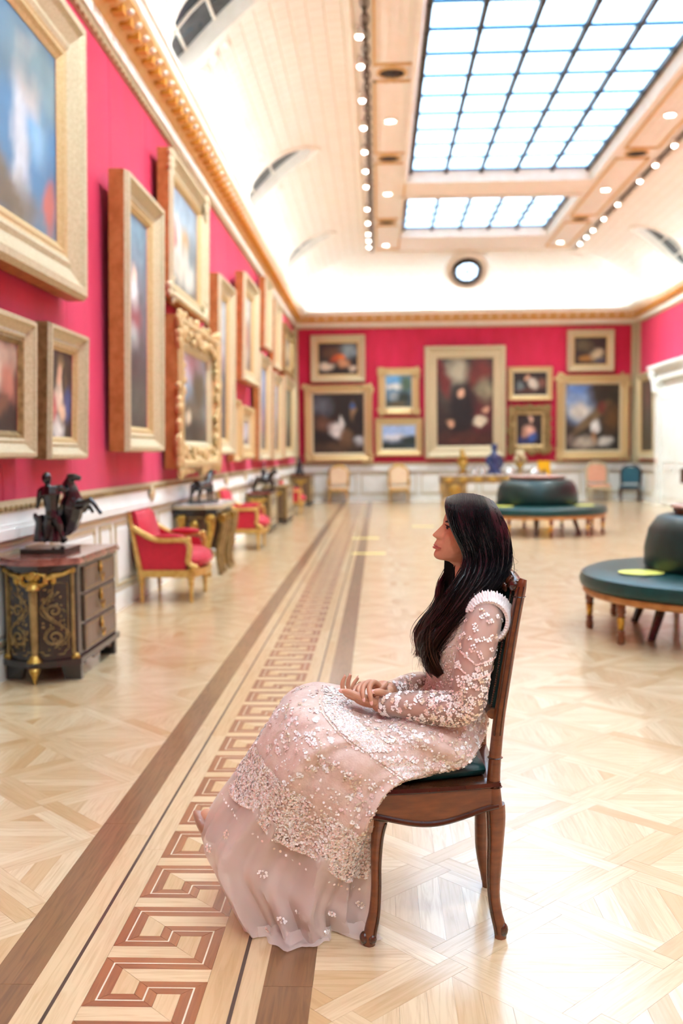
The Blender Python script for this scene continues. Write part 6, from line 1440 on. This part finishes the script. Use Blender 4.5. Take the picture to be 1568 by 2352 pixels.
# guides: (s along the parting 0 front .. 1 back) -> list of (x, y, depth offset from the middle plane)
GUIDE = [
    (0.00, [(1026, 1143, .0), (1023, 1158, -.054), (1029, 1185, -.066), (1038, 1212, -.076), (1052, 1238, -.080), (1067, 1262, -.082), (1071, 1292, -.085), (1056, 1322, -.10), (1040, 1358, -.115), (1020, 1400, -.125), (985, 1440, -.12), (968, 1470, -.11), (972, 1500, -.105)]),
    (0.18, [(1040, 1138, .0), (1036, 1160, -.064), (1040, 1190, -.078), (1050, 1222, -.086), (1066, 1252, -.088), (1078, 1285, -.090), (1074, 1322, -.105), (1058, 1362, -.12), (1034, 1410, -.132), (1000, 1458, -.13), (980, 1500, -.12), (985, 1530, -.115), (1000, 1550, -.11)]),
    (0.38, [(1060, 1134, .0), (1060, 1160, -.070), (1066, 1195, -.085), (1078, 1232, -.092), (1092, 1265, -.094), (1098, 1300, -.10), (1090, 1335, -.115), (1068, 1376, -.13), (1040, 1422, -.14), (1012, 1468, -.14), (990, 1515, -.13), (994, 1545, -.125), (1003, 1556, -.12)]),
    (0.58, [(1085, 1135, .0), (1090, 1160, -.070), (1100, 1198, -.085), (1112, 1238, -.092), (1122, 1272, -.094), (1126, 1305, -.10), (1116, 1338, -.12), (1094, 1372, -.14), (1068, 1410, -.15), (1040, 1450, -.15), (1012, 1490, -.145)]),
    (0.78, [(1110, 1141, .0), (1120, 1165, -.064), (1133, 1205, -.078), (1143, 1245, -.082), (1148, 1280, -.084), (1146, 1312, -.09), (1136, 1340, -.11), (1120, 1358, -.13), (1100, 1372, -.14)]),
    (1.00, [(1132, 1152, .0), (1145, 1172, -.04), (1161, 1208, -.055), (1170, 1245, -.055), (1172, 1280, -.055), (1167, 1310, -.06), (1160, 1335, -.07), (1152, 1352, -.08)]),
]
def guide_at(s):
    keys = [gk[0] for gk in GUIDE]; i = max(j for j in range(len(keys)-1) if keys[j] <= s+1e-9); u = (s-keys[i])/(keys[i+1]-keys[i])
    a = [interp([(j,)+p for j, p in enumerate(GUIDE[i][1])], (len(GUIDE[i][1])-1)*q/19) for q in range(20)]; b_ = [interp([(j,)+p for j, p in enumerate(GUIDE[i+1][1])], (len(GUIDE[i+1][1])-1)*q/19) for q in range(20)]
    return [x*(1-u)+y*u for x, y in zip(a, b_)]
# under-layer: one solid skin of hair
g = G(); S_ = [guide_at(s) for s in np.linspace(0, 1, 26)]
def gp(v, side=-1, lift=0.0): return at(v[0], v[1], YM+(v[2]+(lift if v[2] < -.02 else 0))*(1 if side < 0 else -1))
near_rows = [[gp(v, -1, .012) for v in r] for r in S_]; far_rows = [[gp(v, 1, .012) for v in r] for r in S_]
for rows in (near_rows, far_rows):
    n = len(rows[0]); vs = [p for r in rows for p in r]; inn = [Vector((p.x+.006, YM+(p.y-YM)*.72, p.z-.004)) for p in vs]; N0 = len(vs); fs = []
    for i in range(len(rows)-1):
        for k in range(n-1): fs.append((i*n+k, i*n+k+1, (i+1)*n+k+1, (i+1)*n+k)); fs.append((N0+i*n+k, N0+(i+1)*n+k, N0+(i+1)*n+k+1, N0+i*n+k+1))
    for i in range(len(rows)-1): fs.append((i*n, (i+1)*n, N0+(i+1)*n, N0+i*n)); fs.append((i*n+n-1, N0+i*n+n-1, N0+(i+1)*n+n-1, (i+1)*n+n-1))
    for k in range(n-1): fs.append((k, N0+k, N0+k+1, k+1)); j = (len(rows)-1)*n; fs.append((j+k, j+k+1, N0+j+k+1, N0+j+k))
    g.add(vs, fs)
# crown cap and back fall
cap_c = at(1086, 1196, YM); g.ball(cap_c, (.077, .077, .0725), 28, 18)
g.tube(spline([at(*p) for p in [(1110, 1190, 2.8), (1122, 1240, 2.8), (1126, 1290, 2.8), (1118, 1335, 2.8)]], 10), [(.07, .05)]*10, 16, True, 1, (0, 1, 0))
under = remesh(g, .0045, 3); under.build('hair', 'hair_under', woman, True, world=True)
# wavy locks give the fall its relief
lk = G()
for i in range(46):
    s = (i+.5)/46; gd = guide_at(min(.999, s)); ph = (i % 5)*1.3; pts = []; rad = []
    for j in range(30):
        f = j/29; v = interp([(k,)+tuple(x) for k, x in enumerate(gd)], 19*f*.97); wv = min(.5, max(0, f-.28))*(1 if s < .65 else .45)
        pts.append(at(v[0]+26*wv*math.sin(12*f+ph), v[1]+8*wv*math.cos(12*f+ph), YM+v[2]-.002+.014*wv*math.sin(12*f+ph+1.2))); rad.append((.0032+.006*math.sin(PI*min(1, f*1.05))**.7)*(1-.6*f**4))
    lk.tube(pts, [(r, r*.55) for r in rad], 8, True, 1, (0, -1, 0))
lk.build('hair_locks', 'hair_dark', woman, True, world=True, kind='stuff')
# strands
ST = {'hair_dark': G(), 'hair_brown': G()}
def strand(path, r0, mname, n=3):
    m_ = len(path); ST[mname].tube(path, [r0*(1-.75*(j/(m_-1))**3) for j in range(m_)], n, False)
def make_strand(s, side, wav, spread):
    gd = guide_at(s); o = hr_.gauss(0, 1); oz = hr_.gauss(0, 1); ph = hr_.uniform(0, 6.3) if hr_.random() < .35 else int(s*9)*1.7; amp = hr_.uniform(.6, 1.3)
    L_ = hr_.uniform(.82, 1.0); pts = []
    for j in range(22):
        v = interp([(k,)+tuple(x) for k, x in enumerate(gd)], 19*L_*j/21); f = j/21
        w_ = min(.45, max(0, f-.30))*wav*amp
        x = v[0]+o*spread*f*5+w_*22*math.sin(13*f+ph)+hr_.gauss(0, .25); y = v[1]+oz*spread*f*3+w_*9*math.cos(13*f+ph)
        d = v[2]*(1+.03*oz)-.0035*abs(hr_.gauss(0, 1))*(f > .02)
        pts.append(at(x, y, YM+(d+.010*math.sin(13*f+ph+1)*f)*(1 if side < 0 else -1)))
    return pts
for i in range(1500):
    s = hr_.random(); p = make_strand(s, -1, 1.0 if s < .65 else .4, 1.0); strand(p, hr_.uniform(.0007, .0014), 'hair_dark' if hr_.random() < .72 else 'hair_brown')
for i in range(380):
    s = hr_.random()*.55; p = make_strand(s, 1, 1.2, 1.6); strand(p, hr_.uniform(.0008, .0014), 'hair_dark' if hr_.random() < .6 else 'hair_brown')
# loose ends of the far lock in front of the chest and fly-aways
far_lock = [(1042, 1290, .05), (1026, 1318, .06), (1014, 1345, .06), (1010, 1375, .05), (998, 1402, .03), (975, 1432, .0), (964, 1460, -.02), (966, 1490, -.03), (962, 1508, -.03)]
for i in range(220):
    o = hr_.gauss(0, 1); oz = hr_.gauss(0, 1); ph = hr_.choice([0, 1.5, 3]) + hr_.gauss(0, .3); pts = []
    for j in range(20):
        f = j/19; v = interp([(k,)+p for k, p in enumerate(far_lock)], 8*f*hr_.uniform(.98, 1)); pts.append(at(v[0]+o*(3+5*f)+7*f*math.sin(7*f+ph), v[1]+oz*3, YM+v[2]+.012*oz))
    strand(pts, hr_.uniform(.0007, .0013), 'hair_brown' if hr_.random() < .6 else 'hair_dark')
curl = [(985, 1440, -.11), (978, 1475, -.13), (980, 1510, -.135), (992, 1540, -.13), (1002, 1552, -.12), (1006, 1535, -.115)]
for i in range(260):
    o = hr_.gauss(0, 1); oz = hr_.gauss(0, 1); pts = []
    for j in range(16): f = j/15; v = interp([(k,)+p for k, p in enumerate(curl)], 5*f*.93); pts.append(at(v[0]+12+o*7*(1-.4*f), v[1]+oz*4, YM+v[2]+.008*oz))
    strand(pts, hr_.uniform(.0007, .0013), 'hair_brown' if hr_.random() < .55 else 'hair_dark')
for i in range(60):
    s = hr_.random(); p = make_strand(s, -1, 2.0, 3.0); strand([q+Vector((0, 0, .004*math.sin(j*.5+i))) for j, q in enumerate(p)], .00035, 'hair_brown')
ST['hair_dark'].build('hair_strands', 'hair_dark', woman, True, world=True, kind='stuff'); ST['hair_brown'].build('brown_hair_strands', 'hair_brown', woman, True, world=True, kind='stuff')
